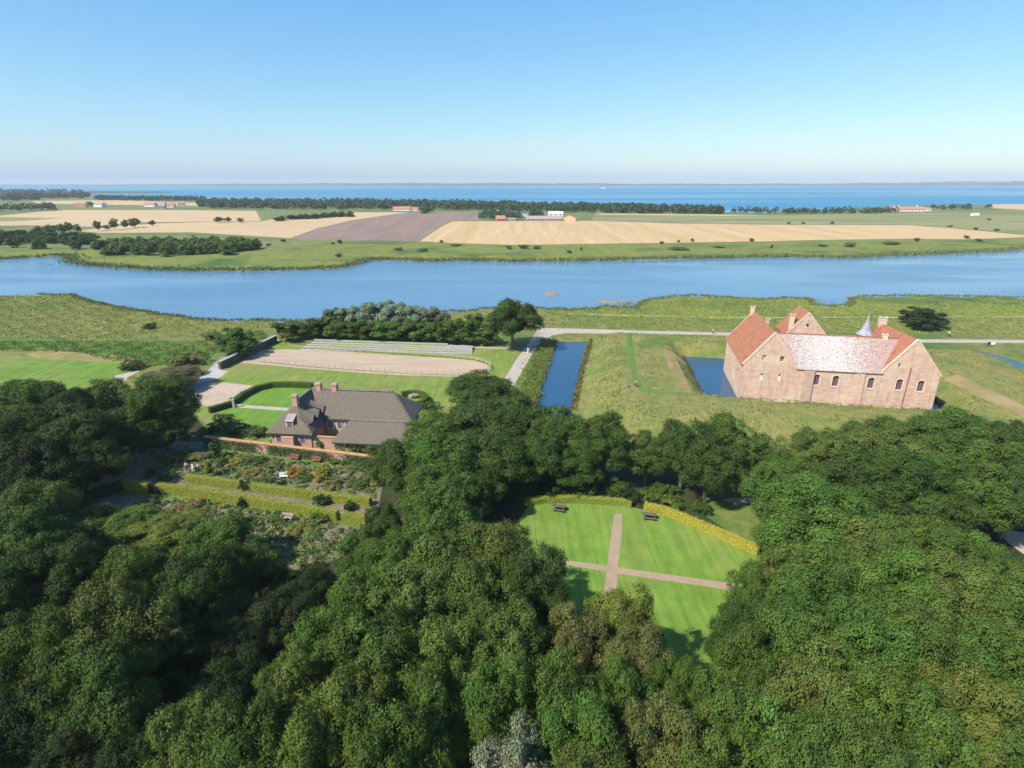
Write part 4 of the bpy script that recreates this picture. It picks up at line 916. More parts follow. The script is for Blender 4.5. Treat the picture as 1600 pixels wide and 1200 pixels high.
def castle():
    root = empty('castle', (CAO[0], CAO[1], 0), CANG)
    tag(root, 'red brick castle with two gabled wings and lichen-whitened roof inside the moat', 'castle')
    XL, XR, D = .2, 37.7, 22.0
    out = [(XL, -1), (XR, -1), (XR, 8.2), (32.2, 15.1), (26.9, 8.1), (10.75, 8.1), (5.55, 15.2), (XL, 8.5)]
    big = [(14.94, 5.8), (18.64, 5.78), (25.34, 5.8), (30.65, 5.8), (34.6, 5.75)]
    slits = [(4.07, 6.3), (7.63, 6.35)]; squares = [(4.06, 10.0), (7.61, 9.95)]; small = [(29.85, 9.85)]
    holes = [arch(x, z, 1.2, 2.35) for x, z in big] + [rect(x, z, .42, .45) for x, z in slits] + [rect(x, z, .8, 1.1) for x, z in squares] + [rect(x, z, .42, 1.0) for x, z in small]
    mb = MB(); wall_holes(mb, out, holes, .45); mb.build('wall', [M['brickwall'], M['reveal']], root)
    # other outer walls
    mb = MB(); mb.add([(XL, 0, -1), (XL, D, -1), (XL, D, 8.5), (XL, 0, 8.5)], [(0, 3, 2, 1)])
    mb.add([(XL + .6, 0.1, -1), (XL + .6, D, -1), (XL + .6, D, 8.4), (XL + .6, .1, 8.4)], [(0, 1, 2, 3)]); mb.build('wall', M['brickwall'], root)
    mb = MB(); mb.add([(XR, 0, -1), (XR, 20, -1), (XR, 20, 8.2), (XR, 0, 8.2)], [(0, 1, 2, 3)]); mb.build('wall', M['brickwall'], root)
    mb = MB(); mb.add([(XL, D, -1), (10.75, D, -1), (10.75, D, 8.3), (5.55, D, 15.0), (XL, D, 8.5)], [(4, 3, 2, 1, 0)])
    mb.add([(10.75, D, -1), (10.75, 9.6, -1), (10.75, 9.6, 8.2), (10.75, D, 8.2)], [(0, 1, 2, 3)]); mb.build('wall', M['brickwall'], root)
    mb = MB(); mb.add([(26.9, 20, -1), (XR, 20, -1), (XR, 20, 8.2), (26.9, 20, 8.2)], [(3, 2, 1, 0)])
    mb.add([(26.9, 9.6, -1), (26.9, 20, -1), (26.9, 20, 8.1), (26.9, 9.6, 8.1)], [(3, 2, 1, 0)]); mb.build('wall', M['brickwall'], root)
    mb = MB(); mb.add([(10.75, 9.4, -1), (26.9, 9.4, -1), (26.9, 9.4, 8.0), (10.75, 9.4, 8.0)], [(3, 2, 1, 0)]); mb.build('wall', M['brickwall'], root)
    # windows
    for x, z in big:
        fr = MB(); w_, h_ = 1.2, 2.35; b = .07
        for sx in (-1, 1): fr.box(x + sx * w_ / 2 - (b if sx > 0 else 0), x + sx * w_ / 2 + (0 if sx > 0 else b), .22, .30, z - h_ / 2, z + h_ / 2 - .35)
        fr.box(x - .04, x + .04, .22, .30, z - h_ / 2, z + h_ / 2 - .08)
        for q in (-.5, -.18, .14, .42): fr.box(x - w_ / 2 + b, x + w_ / 2 - b, .235, .285, z + q * h_ * .98 - .035, z + q * h_ * .98 + .035)
        a = arch(x, z, w_, h_); ins = arch(x, z - .03, w_ - .16, h_ - .2)
        for i in range(2, len(a) - 1):
            fr.add([(a[i][0], .25, a[i][1]), (a[i + 1][0], .25, a[i + 1][1]), (ins[i + 1][0], .25, ins[i + 1][1]), (ins[i][0], .25, ins[i][1])], [(0, 1, 2, 3)])
        f = fr.build('window', M['frame'], root)
        pn = MB(); pn.add([(p[0], .31, p[1]) for p in arch(x, z, w_, h_)], [tuple(range(len(a)))]); pn.build('pane', M['glass'], f)
        ar = MB(); o1 = arch(x, z + .05, 1.62, 2.5, 8); i1 = arch(x, z, 1.21, 2.35, 8); o1[0] = (o1[0][0], i1[0][1]); o1[1] = (o1[1][0], i1[1][1])
        for i in range(1, len(o1)):
            j = (i + 1) % len(o1)
            q = [(o1[i][0], -.03, o1[i][1]), (o1[j][0], -.03, o1[j][1]), (i1[j][0], -.03, i1[j][1]), (i1[i][0], -.03, i1[i][1])]
            ar.slab(q, -.04)
        ar.build('arch', M['reveal'], root)
        sl = MB(); sl.box(x - .65, x + .65, -.09, .1, z - h_ / 2 - .22, z - h_ / 2 - .02); sl.build('sill', M['reveal'], root)
    for x, z in slits:
        pn = MB(); pn.box(x - .21, x + .21, .40, .45, z - .22, z + .22); pn.build('loophole', M['dark'], root)
        st = MB(); st.add([(x - .15, -.02, z - .3), (x + .2, -.02, z - .3), (x + .28, -.02, z - 1.3), (x - .25, -.02, z - 1.2)], [(0, 3, 2, 1)]); st.build('lime_stain', M['white'], root)
    for i, (x, z) in enumerate(squares):
        pn = MB(); pn.box(x - .4, x + .4, .25 + .1 * i, .45, z - .55, z + .55); pn.build('niche', M['brickstain'] if i == 0 else M['frame'], root)
    for x, z in small:
        pn = MB(); pn.box(x - .21, x + .21, .30, .45, z - .5, z + .5); pn.build('niche', M['frame'], root)
    # loophole in the left wall
    pn = MB(); pn.box(XL - .03, XL + .05, 5.0, 5.4, 5.2, 5.9); pn.build('loophole', M['dark'], root)
    # pilasters
    pl = MB(); pl.box(12.35, 14.35, -.28, .02, -1, 7.75); pl.build('pilaster', M['brickstain'], root)
    pl = MB(); pl.add([(22.2, -.02, -1), (24.2, -.02, -1), (24.0, -.02, 7.85), (22.3, -.02, 7.85), (22.2, -.3, -1), (24.2, -.3, -1), (24.0, -.12, 7.85), (22.3, -.12, 7.85)], [(4, 5, 6, 7), (0, 4, 7, 3), (5, 1, 2, 6), (7, 6, 2, 3)]); pl.build('pilaster', M['brickwall'], root)
    pl = MB(); pl.box(31.96, 32.06, -.16, .02, -1, 9.6); pl.build('wall_seam', M['frame'], root)  # added dark strip standing in for the seam between wall planes
    # roofs
    def plane(name, quads, m, th=.22):
        r = MB()
        for q in quads: r.slab(q, th)
        return r.build(name, m, root)
    plane('roof', [[(5.55, .4, 15.25), (-.15, .4, 8.05), (-.15, D - .3, 8.05), (5.55, D - .3, 15.25)][::1], [(5.55, .4, 15.25), (5.55, D - .3, 15.25), (11.1, D - .3, 8.0), (11.1, .4, 8.0)]], M['orangeroof']).data
    plane('roof', [[(10.6, -.3, 7.95), (27.1, -.3, 7.95), (31.8, 4.8, 14.3), (6.1, 4.8, 14.3)], [(6.1, 4.8, 14.3), (31.8, 4.8, 14.3), (27.3, 9.9, 7.9), (10.3, 9.9, 7.9)]], M['lichenroof'])
    plane('roof', [[(32.2, .4, 15.15), (26.55, .4, 7.9), (26.55, 17.5, 7.9), (30.9, 14.3, 15.1)], [(32.2, .4, 15.15), (30.9, 14.3, 15.1), (38.05, 20.3, 7.95), (38.05, .4, 7.95)], [(30.9, 14.3, 15.1), (26.55, 17.5, 7.9), (26.55, 20.3, 7.9), (38.05, 20.3, 7.9)]], M['orangeroof'])
    rg = MB(); rg.tube([(6.1, 4.8, 14.33), (31.7, 4.8, 14.33)], .16, 6); rg.build('ridge', M['orangeroof'], root)
    rg = MB(); rg.tube([(5.55, .4, 15.3), (5.55, D - .3, 15.3)], .15, 6); rg.build('ridge', M['orangeroof'], root)
    rg = MB(); rg.tube([(32.2, .4, 15.2), (30.9, 14.3, 15.15)], .15, 6); rg.build('ridge', M['orangeroof'], root)
    rg = MB(); rg.tube([(27.0, .2, 8.0), (31.7, 4.7, 14.45)], .12, 6); rg.build('valley_tile', M['coping'], root)
    # raised gable copings
    for a, b in (((XL - .2, 8.3), (5.55, 15.45)), ((5.55, 15.45), (11.0, 8.0)), ((26.65, 7.95), (32.2, 15.35)), ((32.2, 15.35), (XR + .25, 8.05))):
        c = MB(); c.bar((a[0], .18, a[1]), (b[0], .18, b[1]), .5, .28); c.build('coping', M['coping'], root)
    for a, b in (((XL - .2, 8.3), (5.55, 15.4)), ((5.55, 15.4), (11.0, 8.0))):
        c = MB(); c.bar((a[0], D - .15, a[1]), (b[0], D - .15, b[1]), .4, .25); c.build('coping', M['coping'], root)
    # eaves cornice of the main range
    c = MB(); c.box(10.9, 26.8, -.14, .0, 7.72, 7.92); c.build('cornice', M['coping'], root)
    # chimneys
    def chim(x, y, z0, z1, s=.9, m='brickwall'):
        c = MB(); c.box(x - s / 2, x + s / 2, y - s / 2, y + s / 2, z0, z1 - .2); c.box(x - s / 2 - .08, x + s / 2 + .08, y - s / 2 - .08, y + s / 2 + .08, z1 - .2, z1)
        o = c.build('chimney', M[m], root); q = MB(); q.box(x - s * .28, x + s * .28, y - s * .28, y + s * .28, z1 - .05, z1 + .03); q.build('flue', M['dark'], o)
    chim(4.95, 21.2, 13, 16.7, .85, 'coping'); chim(7.2, 15, 11, 15.1, .8); chim(12.1, 13.9, 11, 16.7, .9, 'coping'); chim(30.9, 14.2, 13.5, 16.8, 1.3)
    chim(28.1, 4.9, 13.5, 15.1, .9, 'reveal')
    # cross gable rising behind the main roof
    g = MB(); g.add([(11.2, 12.9, -1), (19.5, 12.9, -1), (19.5, 12.9, 12.2), (15.3, 12.9, 17.0), (11.2, 12.9, 12.2)], [(0, 1, 2, 3, 4)])
    g.add([(11.2, 12.9, -1), (11.2, 21, -1), (11.2, 21, 12.2), (11.2, 12.9, 12.2)], [(3, 2, 1, 0)]); g.add([(19.5, 12.9, -1), (19.5, 21, -1), (19.5, 21, 12.2), (19.5, 12.9, 12.2)], [(0, 1, 2, 3)])
    g.add([(11.2, 21, -1), (19.5, 21, -1), (19.5, 21, 12.2), (15.3, 21, 17.0), (11.2, 21, 12.2)], [(4, 3, 2, 1, 0)]); g.build('wall', M['brickwall'], root)
    plane('roof', [[(15.3, 13.1, 17.05), (10.8, 13.1, 11.8), (10.8, 21.2, 11.8), (15.3, 21.2, 17.05)], [(15.3, 13.1, 17.05), (15.3, 21.2, 17.05), (19.9, 21.2, 11.8), (19.9, 13.1, 11.8)]], M['orangeroof'])
    for a, b in (((10.8, 11.9), (15.3, 17.2)), ((15.3, 17.2), (19.9, 11.9))):
        c = MB(); c.bar((a[0], 13.0, a[1]), (b[0], 13.0, b[1]), .35, .25); c.build('coping', M['coping'], root)
    q = MB(); q.box(15.05, 15.5, 12.86, 12.93, 14.2, 14.75); q.build('loophole', M['dark'], root)
    # stair turret with lead spire
    t = MB(); n = 8; R_ = 1.6; vs = []; ang = [2 * math.pi * (k + .5) / n for k in range(n)]
    tx, ty = 27.0, 11.8
    for zz in (-1, 13.3): vs += [(tx + 1.45 * math.cos(a), ty + 1.45 * math.sin(a), zz) for a in ang]
    t.add(vs, [(k, (k + 1) % n, (k + 1) % n + n, k + n) for k in range(n)]); t.build('turret', M['brickwall'], root)
    sp = MB(); prof = [(1.85, 13.2), (1.05, 14.2), (.5, 15.7), (.12, 17.4), (.03, 18.3)]; vs = [(tx + r_ * math.cos(a), ty + r_ * math.sin(a), zz) for r_, zz in prof for a in ang]
    sp.add(vs, [(i * n + k, i * n + (k + 1) % n, (i + 1) * n + (k + 1) % n, (i + 1) * n + k) for i in range(len(prof) - 1) for k in range(n)]); sp.build('spire', M['lead'], root)
castle()

# ------------------------------------------------------------------ thatched house
HO, HANG = (-39.0, 101.3), -.105
def hl(x, y): c, s_ = math.cos(HANG), math.sin(HANG); return (HO[0] + c * x - s_ * y, HO[1] + s_ * x + c * y)
def w2h(p): dx, dy = p[0] - HO[0], p[1] - HO[1]; c, s_ = math.cos(HANG), math.sin(HANG); return (c * dx + s_ * dy, -s_ * dx + c * dy)
def house():
    root = empty('thatched_house', (HO[0], HO[1], 0), HANG)
    tag(root, 'large thatched country house with hipped roofs, three eyebrow dormers and brick chimneys', 'house')
    def wall(b, m='redbrick'): w_ = MB(); w_.box(*b); return w_.build('wall', M[m], root)
    wall((-2.9, 4.5, -9.4, 3.8, -.3, 3.3)); wall((4.52, 20.6, -3.7, 3.7, -.3, 4.0)); wall((9.6, 24, -9.9, -4.9, -.3, 2.5))
    wl = wall((4.52, 9.6, -9.2, -8.9, -.3, 2.4)); cp = MB(); cp.box(4.52, 9.6, -9.3, -8.8, 2.4, 2.52); cp.build('coping', M['orangetile'], wl)
    T = .6
    def roof(name, quads, m='thatch'):
        r = MB()
        for q in quads: r.slab(q, T)
        o = r.build(name, M[m], root); b = o.modifiers.new('bevel', 'BEVEL'); b.width = .26; b.segments = 4
        return o
    xa, xb, xm, er, yf, yb = -3.6, 5.2, .8, 3.1, -10.2, 4.5
    roof('roof', [[(xm, -6.2, 7.75), (xa, yf, er), (xb, yf, er)], [(xm, -6.2, 7.75), (xm, .4, 7.75), (xa, yb, er), (xa, yf, er)], [(xm, -6.2, 7.75), (xb, yf, er), (xb, yb, er), (xm, .4, 7.75)], [(xm, .4, 7.75), (xb, yb, er), (xa, yb, er)]])
    roof('roof', [[(1.0, 0, 8.05), (4.1, -4.35, 3.75), (21.6, -4.35, 3.75), (17.0, 0, 8.05)], [(17.0, 0, 8.05), (21.6, -4.35, 3.75), (21.6, 4.35, 3.75)], [(1.0, 0, 8.05), (17.0, 0, 8.05), (21.6, 4.35, 3.75), (4.1, 4.35, 3.75)]])
    roof('roof', [[(10.6, -6.3, 4.7), (8.6, -10.7, 2.25), (25.5, -10.7, 2.25), (25.5, -6.3, 4.7)], [(10.6, -6.3, 4.7), (25.5, -6.3, 4.7), (25.5, -4.5, 3.4), (9.8, -4.5, 3.4)], [(10.6, -6.3, 4.7), (9.8, -4.5, 3.4), (8.6, -10.7, 2.25)]])
    rg = MB(); rg.tube([(1.2, 0, 8.05), (16.8, 0, 8.05)], .28, 6); rg.build('ridge', M['ridgethatch'], root)
    rg = MB(); rg.tube([(.8, -6.0, 7.75), (.8, .2, 7.75)], .28, 6); rg.build('ridge', M['ridgethatch'], root)
    rg = MB(); rg.tube([(10.7, -6.3, 4.72), (25.4, -6.3, 4.72)], .22, 6); rg.build('ridge', M['ridgethatch'], root)
    # eyebrow dormers looking into the court
    for y in (-7.2, -5.0, -2.8):
        f = 4.25; zb, zt = 3.9, 5.55; hw = .7; x0 = 1.9; z0 = 6.85
        d = MB(); d.slab([(x0, y, z0), (f - 1.9, y - hw - .8, 5.75), (f + .3, y - hw - .3, 4.75), (f + .3, y, zt + .3)], .2)
        d.slab([(x0, y, z0), (f + .3, y, zt + .3), (f + .3, y + hw + .3, 4.75), (f - 1.9, y + hw + .8, 5.75)], .2)
        d.slab([(f - 1.9, y - hw - .8, 5.75), (f - .5, y - hw - .9, 4.3), (f + .3, y - hw - .3, 4.75)], .12)
        do = d.build('dormer', M['thatch'], root)
        wn = MB(); wn.box(f - .1, f + .05, y - hw, y + hw, zb, 5.3); wn.build('window', M['glass'], do)
        fr = MB(); [fr.box(f + .05, f + .1, y - hw + q, y - hw + q + .07, zb + .1, 4.7) for q in (0.02, .65, 1.28)]; fr.build('frame', M['frame'], do)
    # white dormer on the front hip
    d = MB(); d.box(.15, 1.35, -9.25, -7.6, 3.6, 5.35); do = d.build('dormer', M['white'], root)
    r_ = MB(); r_.slab([(-.05, -9.45, 5.25), (1.55, -9.45, 5.25), (1.55, -7.5, 6.1), (-.05, -7.5, 6.1)], .12); r_.build('dormer_roof', M['greyroof'], do)
    for x in (.3, .8): p = MB(); p.box(x, x + .4, -9.30, -9.24, 3.95, 5.1); p.build('pane', M['glass'], do)
    # windows in the court wall and the front
    for x, m in ((5.2, 0), (6.9, 0), (8.5, 0)):
        fr = MB(); fr.box(x, x + 1.1, -3.78, -3.70, 1.6, 3.3)
        f = fr.build('window', M['white'], root)
        for k in (0, 1): p = MB(); p.box(x + .1 + .48 * k, x + .52 + .48 * k, -3.81, -3.77, 1.75, 3.15); p.build('pane', M['glass'], f)
    for x in (-2.1, 2.3):
        fr = MB(); fr.box(x, x + 1.1, -9.48, -9.4, 1.2, 2.6); f = fr.build('window', M['white'], root); p = MB(); p.box(x + .1, x + 1.0, -9.51, -9.47, 1.3, 2.5); p.build('pane', M['glass'], f)
    # low lit projection on the left wing front and white garage door on the annex
    b = MB(); b.box(-.6, 1.6, -10.3, -9.4, -.2, 2.6); b.build('porch', M['redbrick'], root)
    q = w2h(P(604, 702, 1.2)); gx = q[0]
    g = MB(); g.box(gx - 1.2, gx + 1.2, -10.0, -9.88, 0, 2.2); go = g.build('garage_door', M['white'], root)
    for zz in (.55, 1.1, 1.65): s_ = MB(); s_.box(gx - 1.15, gx + 1.15, -10.03, -9.99, zz - .03, zz + .03); s_.build('panel_rail', M['greyroof'], go)
    def chim(x, y, z0, z1, s_=.95):
        c = MB(); c.box(x - s_ / 2, x + s_ / 2, y - s_ / 2, y + s_ / 2, z0, z1 - .35); c.box(x - s_ / 2 - .1, x + s_ / 2 + .1, y - s_ / 2 - .1, y + s_ / 2 + .1, z1 - .35, z1 - .12)
        o = c.build('chimney', M['redbrick'], root); t = MB(); t.box(x - s_ * .4, x + s_ * .4, y - s_ * .4, y + s_ * .4, z1 - .12, z1); t.build('chimney_pot', M['lead'], o)
    chim(.9, -6.3, 6.2, 9.2); chim(2.5, .1, 7, 9.3); chim(5.6, .1, 7, 9.25)
house()

# ------------------------------------------------------------------ hedges, garden wall and garden
def hedge(pts, wd, ht, col, label, group=None, seed=1, dens=95, leaf=.125, z0=None, name='hedge', jag=.06):
    r = np.random.default_rng(seed); pts = [np.array(p[:2], float) for p in pts]
    zz = z0 if z0 is not None else hz(*pts[len(pts) // 2])
    core = MB(); cen, nrm = [], []
    for a, b in zip(pts[:-1], pts[1:]):
        d = b - a; L_ = np.linalg.norm(d); d = d / L_; n = np.array([-d[1], d[0]])
        c = [a - n * wd * .42 - d * .05, b - n * wd * .42 + d * .05, b + n * wd * .42 + d * .05, a + n * wd * .42 - d * .05]
        core.add([(p[0], p[1], zz - .1) for p in c] + [(p[0], p[1], zz + ht * .93) for p in c], [(4, 5, 6, 7), (0, 1, 5, 4), (1, 2, 6, 5), (2, 3, 7, 6), (3, 0, 4, 7)])
        for side, area in ((0, wd * L_), (1, ht * L_), (-1, ht * L_), (2, wd * ht), (3, wd * ht)):
            k = int(area * dens); t = r.uniform(0, L_, k); s_ = r.uniform(-.5, .5, k)
            if side == 0: p = a + d * t[:, None] + n * (s_ * wd)[:, None]; z = np.full(k, zz + ht); nv = np.tile([0, 0, 1.0], (k, 1))
            elif side in (1, -1): p = a + d * t[:, None] + n * side * wd * .5; z = zz + (s_ + .5) * ht; nv = np.tile([n[0] * side, n[1] * side, .35], (k, 1))
            else:
                e = (a - d * .06 if side == 2 else b + d * .06); p = e + n * (s_ * wd)[:, None]; z = zz + r.random(k) * ht; sg = -1 if side == 2 else 1; nv = np.tile([d[0] * sg, d[1] * sg, .3], (k, 1))
            cen.append(np.column_stack([p, z]) + r.normal(size=(k, 3)) * jag); nrm.append(nv + r.normal(size=(k, 3)) * .5)
    cen = np.vstack(cen); nrm = np.vstack(nrm); V, Q = leaf_quads(cen, nrm, leaf * r.uniform(.7, 1.3, len(cen)), r, .8)
    val = r.uniform(.75, 1.25, len(cen)); hue = r.normal(0, .1, len(cen)); col_ = np.repeat(np.stack([val * (1 + hue), val, val * (1 - hue)], 1), 4, 0)
    nv0 = len(core.v); V = np.vstack([np.array(core.v), V]); Q = np.vstack([np.array(core.f), Q + nv0])
    me = npmesh(name, V, Q, np.vstack([np.full((nv0, 3), .75), col_])); me.materials.append(M['leaf'])
    o = link(name, me); o.color = (*col, 1)
    return tag(o, label, 'hedge', group)
YEL, LIM = (.42, .395, .058), (.28, .325, .05)
GH = 'clipped hedges of the walled garden'
HG = (.29, .315, .052)
hedge(px([(293, 753), (370, 763), (470, 777), (579, 790)]), .9, 1.35, HG, 'clipped yellow-green hedge along the front of the upper garden beds', GH, 2)
hedge(px([(195, 764), (236, 768)]), .9, 1.5, HG, 'short clipped hedge piece left of the dark doorway gap', GH, 3)
hedge(px([(248, 769), (295, 774), (385, 788), (528, 812)]), .9, 1.5, HG, 'long clipped yellow-green hedge beside the lower garden', GH, 4)
hedge(px([(536, 814), (572, 819)]), .9, 1.4, HG, 'short clipped hedge piece at the right end under the oak', GH, 5)
hedge(px([(108, 800), (150, 779), (192, 765)]), 1.2, 1.5, (.06, .08, .02), 'hedge coloured dark for its shaded side, running from the garden corner into the wood', GH, 6)  # shade of the hedge's right side put into the leaf colour
hedge(px([(236, 769), (239, 776)]), .5, 1.7, BL, 'dark leafy block added at the doorway gap, standing in for its shade', GH, 7)  # added block, its near-black colour imitates the shade in the gap
LH = 'yellow hedges round the cross lawn'
hedge(px([(822, 789), (850, 784.5), (900, 784), (964, 788), (986, 791.5)]), .9, .95, LIM, 'lime yellow hedge behind the left picnic table', LH, 8)
hedge(px([(1007, 797), (1035, 803), (1060, 812), (1100, 829), (1130, 842), (1165, 858), (1184, 866)]), 1.0, 1.15, YEL, 'bright yellow curved hedge right of the cross lawn', LH, 9)
HH = 'hedges of the thatched house garden'
hedge(px([(368, 631), (380, 621), (400, 611), (425, 605), (455, 604.5), (488, 606)]), 1.1, 1.2, (.08, .14, .025), 'curved hedge round the small lawn left of the chimneys', HH, 10)
hedge(px([(362, 635), (345, 640), (328, 645)]), 1.1, 1.2, (.06, .11, .02), 'short dark hedge between yard and footpath', HH, 11)
cx_, cy_ = P(640, 629)[:2]
hedge([(cx_ + 3.6 * math.cos(a), cy_ + 3.8 * math.sin(a)) for a in np.linspace(-1.25, 2.2, 12)], .9, 1.4, (.10, .15, .025), 'half-ring hedge round the seat corner at the right gable of the house', HH, 12)

def brick_wall():
    a, b = P(318, 682, 2.0), P(608, 716, 2.0); d = Vector((b[0] - a[0], b[1] - a[1], 0)); L_ = d.length
    o = empty('garden_wall', (a[0], a[1], 0), math.atan2(d.y, d.x)); tag(o, 'long ivy-grown garden wall with orange tile coping below the thatched house', 'garden wall')
    m = MB(); m.box(0, L_, 0, .4, -.3, 1.85); m.build('wall', M['redbrick'], o)
    c = MB(); c.box(-.05, L_ + .05, -.12, .52, 1.85, 2.0); c.box(-.05, L_ + .05, .1, .3, 2.0, 2.1); c.build('coping', M['orangetile'], o)
    r = np.random.default_rng(51); k = 6500; t = r.uniform(0, L_, k); keep = np.sin(t * .9) + np.sin(t * .37 + 1) + r.normal(size=k) * .6 > -1.1; t = t[keep]; k = len(t)
    cen = np.column_stack([t, -.08 - r.random(k) * .25, r.random(k) ** .8 * 1.8]); V, Q = leaf_quads(cen, np.tile([0, -1, .5], (k, 1)) + r.normal(size=(k, 3)) * .5, .22 * r.uniform(.6, 1.4, k), r)
    val = r.uniform(.7, 1.3, k); me = npmesh('ivy', V, Q, np.repeat(np.stack([val, val, val], 1), 4, 0)); me.materials.append(M['leaf']); v = link('ivy', me, o); v.color = (.055, .10, .03, 1)
brick_wall()

SG = 'shrubs in the walled garden beds'
YB, RB, GB = (.24, .21, .03), (.26, .16, .035), (.075, .12, .028)
for a, b, wpx, hm, col, lab in [
    (460, 741, 26, 1.1, RB, 'orange and green rounded shrub right of the white garden seat'), (503, 745, 28, 1.3, YB, 'large yellow rounded shrub in the upper beds'), (520, 760, 26, 1.2, (.17, .17, .04), 'olive mound casting a shadow near the hedge'),
    (476, 750, 20, .7, GB, 'low green mound between the yellow and orange shrubs'), (395, 741, 24, .6, (.20, .18, .05), 'flat straw-green clump left of the white seat'), (415, 754, 16, .8, GB, 'small green shrub by the hedge below the white seat'),
    (370, 723, 20, .8, YB, 'small yellow-green shrub by the left garden path'), (437, 757, 14, .6, BL, 'small dark shrub against the upper hedge'), (560, 757, 30, .9, GB, 'wide green clump at the right end of the beds'),
    (590, 757, 18, 1.0, YB, 'yellowish shrub at the foot of the right oak'), (585, 740, 16, .6, (.08, .18, .04), 'vivid green low plant at the right end of the beds'), (545, 735, 22, .5, (.16, .16, .06), 'straw-coloured plant by the upper path'),
    (400, 724, 26, .8, GB, 'green shrub in the border under the wall, left'), (432, 729, 22, .8, (.12, .15, .05), 'grey-green plant in the border under the wall'), (530, 722, 24, .8, GB, 'green shrub in the border right of the two benches'),
    (565, 728, 28, .9, GB, 'green shrub at the right end of the border under the wall'), (275, 718, 22, 1.0, (.10, .19, .03), 'bright green leafy plant left of the persons'), (288, 705, 22, .9, (.22, .22, .12), 'pale flowering shrub at the upper left corner of the garden'),
    (300, 719, 26, .9, (.15, .18, .04), 'yellow-green shrub behind the persons'), (320, 714, 22, .9, (.20, .15, .07), 'reddish plant behind the persons'), (240, 741, 26, 1.6, GB, 'dark green shrub at the left end of the upper hedge'),
    (265, 748, 24, 1.7, (.06, .10, .03), 'dark shrub touching the left end of the upper hedge'), (350, 725, 20, 1.2, GB, 'green shrub right of the two column conifers'), (385, 765, 18, 1.6, BL, 'dark round bush breaking the upper hedge line'),
    (505, 788, 24, 1.3, (.035, .07, .025), 'dark green bush between the two hedges at right'), (545, 797, 18, 1.0, BL, 'dark bush at the right gap between the hedges'), (378, 793, 10, 1.6, BL, 'narrow dark bush in front of the long hedge'),
    (470, 828, 30, .8, (.15, .17, .03), 'yellow-green clump in the lower garden'), (500, 815, 28, 1.1, (.12, .17, .03), 'green shrub at the end of the lower garden hedge'), (455, 838, 22, .6, (.19, .17, .05), 'straw-coloured clump at the edge of the lower beds'),
    (490, 838, 26, .6, (.14, .18, .04), 'low bright clump near the pale round bed'), (225, 790, 30, 1.0, (.14, .14, .05), 'pale grassy clump in front of the short hedge piece'), (300, 792, 30, 1.0, (.19, .15, .06), 'straw-brown clump below the long hedge'),
    (430, 815, 22, .7, (.08, .13, .03), 'green clump left of the lower bench')]:
    bush(a, b, wpx * 1.1, hm, col, lab, SG)
UG = 'undergrowth bushes at the gap in the lawn hedge'
for a, b, wpx, hm, col, lab in [(984, 780, 34, 1.6, BL, 'dark bush in the gap between the two lawn hedges'), (960, 772, 40, 1.8, DK, 'bush behind the right end of the lime hedge'), (1020, 778, 36, 1.5, MD, 'bush behind the left end of the bright yellow hedge'),
    (1052, 790, 34, 1.3, OL, 'olive bush close behind the bright yellow hedge'), (1095, 800, 30, 1.2, DK, 'bush behind the middle of the bright yellow hedge'), (1040, 772, 40, 1.8, DK, 'taller bush under the dark oak behind the right picnic table'), (905, 770, 44, 1.6, DK, 'bush behind the lime hedge near the left picnic table'), (858, 772, 44, 1.6, BL, 'dark bush at the shaded left end of the lime hedge')]:
    bush(a, b, wpx, hm, col, lab, UG)
bush(338, 716, 12, 3.2, (.05, .12, .03), 'tall green column conifer at the left of the garden', 'column conifers', key='column', name='column_conifer', cat='conifer')
bush(329, 744, 11, 3.0, (.17, .24, .03), 'bright lime column conifer near the upper hedge', 'column conifers', key='column', name='column_conifer', cat='conifer')
HS = 'shrubs along the house and wall'
for a, b, wpx, hm, col, lab in [
    (335, 677, 30, 1.8, GB, 'leafy shrub behind the left end of the garden wall'), (368, 679, 34, 1.9, (.06, .12, .025), 'leafy shrub behind the wall, second from its left end'), (402, 681, 30, 1.6, GB, 'leafy shrub at the left front corner of the house'),
    (352, 664, 34, 2.2, (.05, .10, .02), 'bushy green shrub at the lower small lawn'), (436, 689, 22, 1.3, GB, 'low shrub before the white dormer front of the house'), (478, 694, 24, 1.3, GB, 'low shrub between house porch and court wall'),
    (503, 699, 20, 2.0, (.09, .14, .03), 'upright shrub at the corner of the court wall'), (540, 703, 30, 2.4, (.08, .15, .03), 'fresh green shrub before the left end of the annex'), (560, 707, 24, 2.0, GB, 'dark shrub before the middle of the annex'), (582, 708, 26, 2.1, (.07, .13, .03), 'green shrub left of the white garage door'),
    (648, 622, 14, 1.0, (.55, .5, .48), 'white flowering shrub at the right roof corner'), (670, 640, 26, 1.5, GB, 'green shrub beside the half-ring hedge')]:
    bush(a, b, wpx, hm, col, lab, HS)

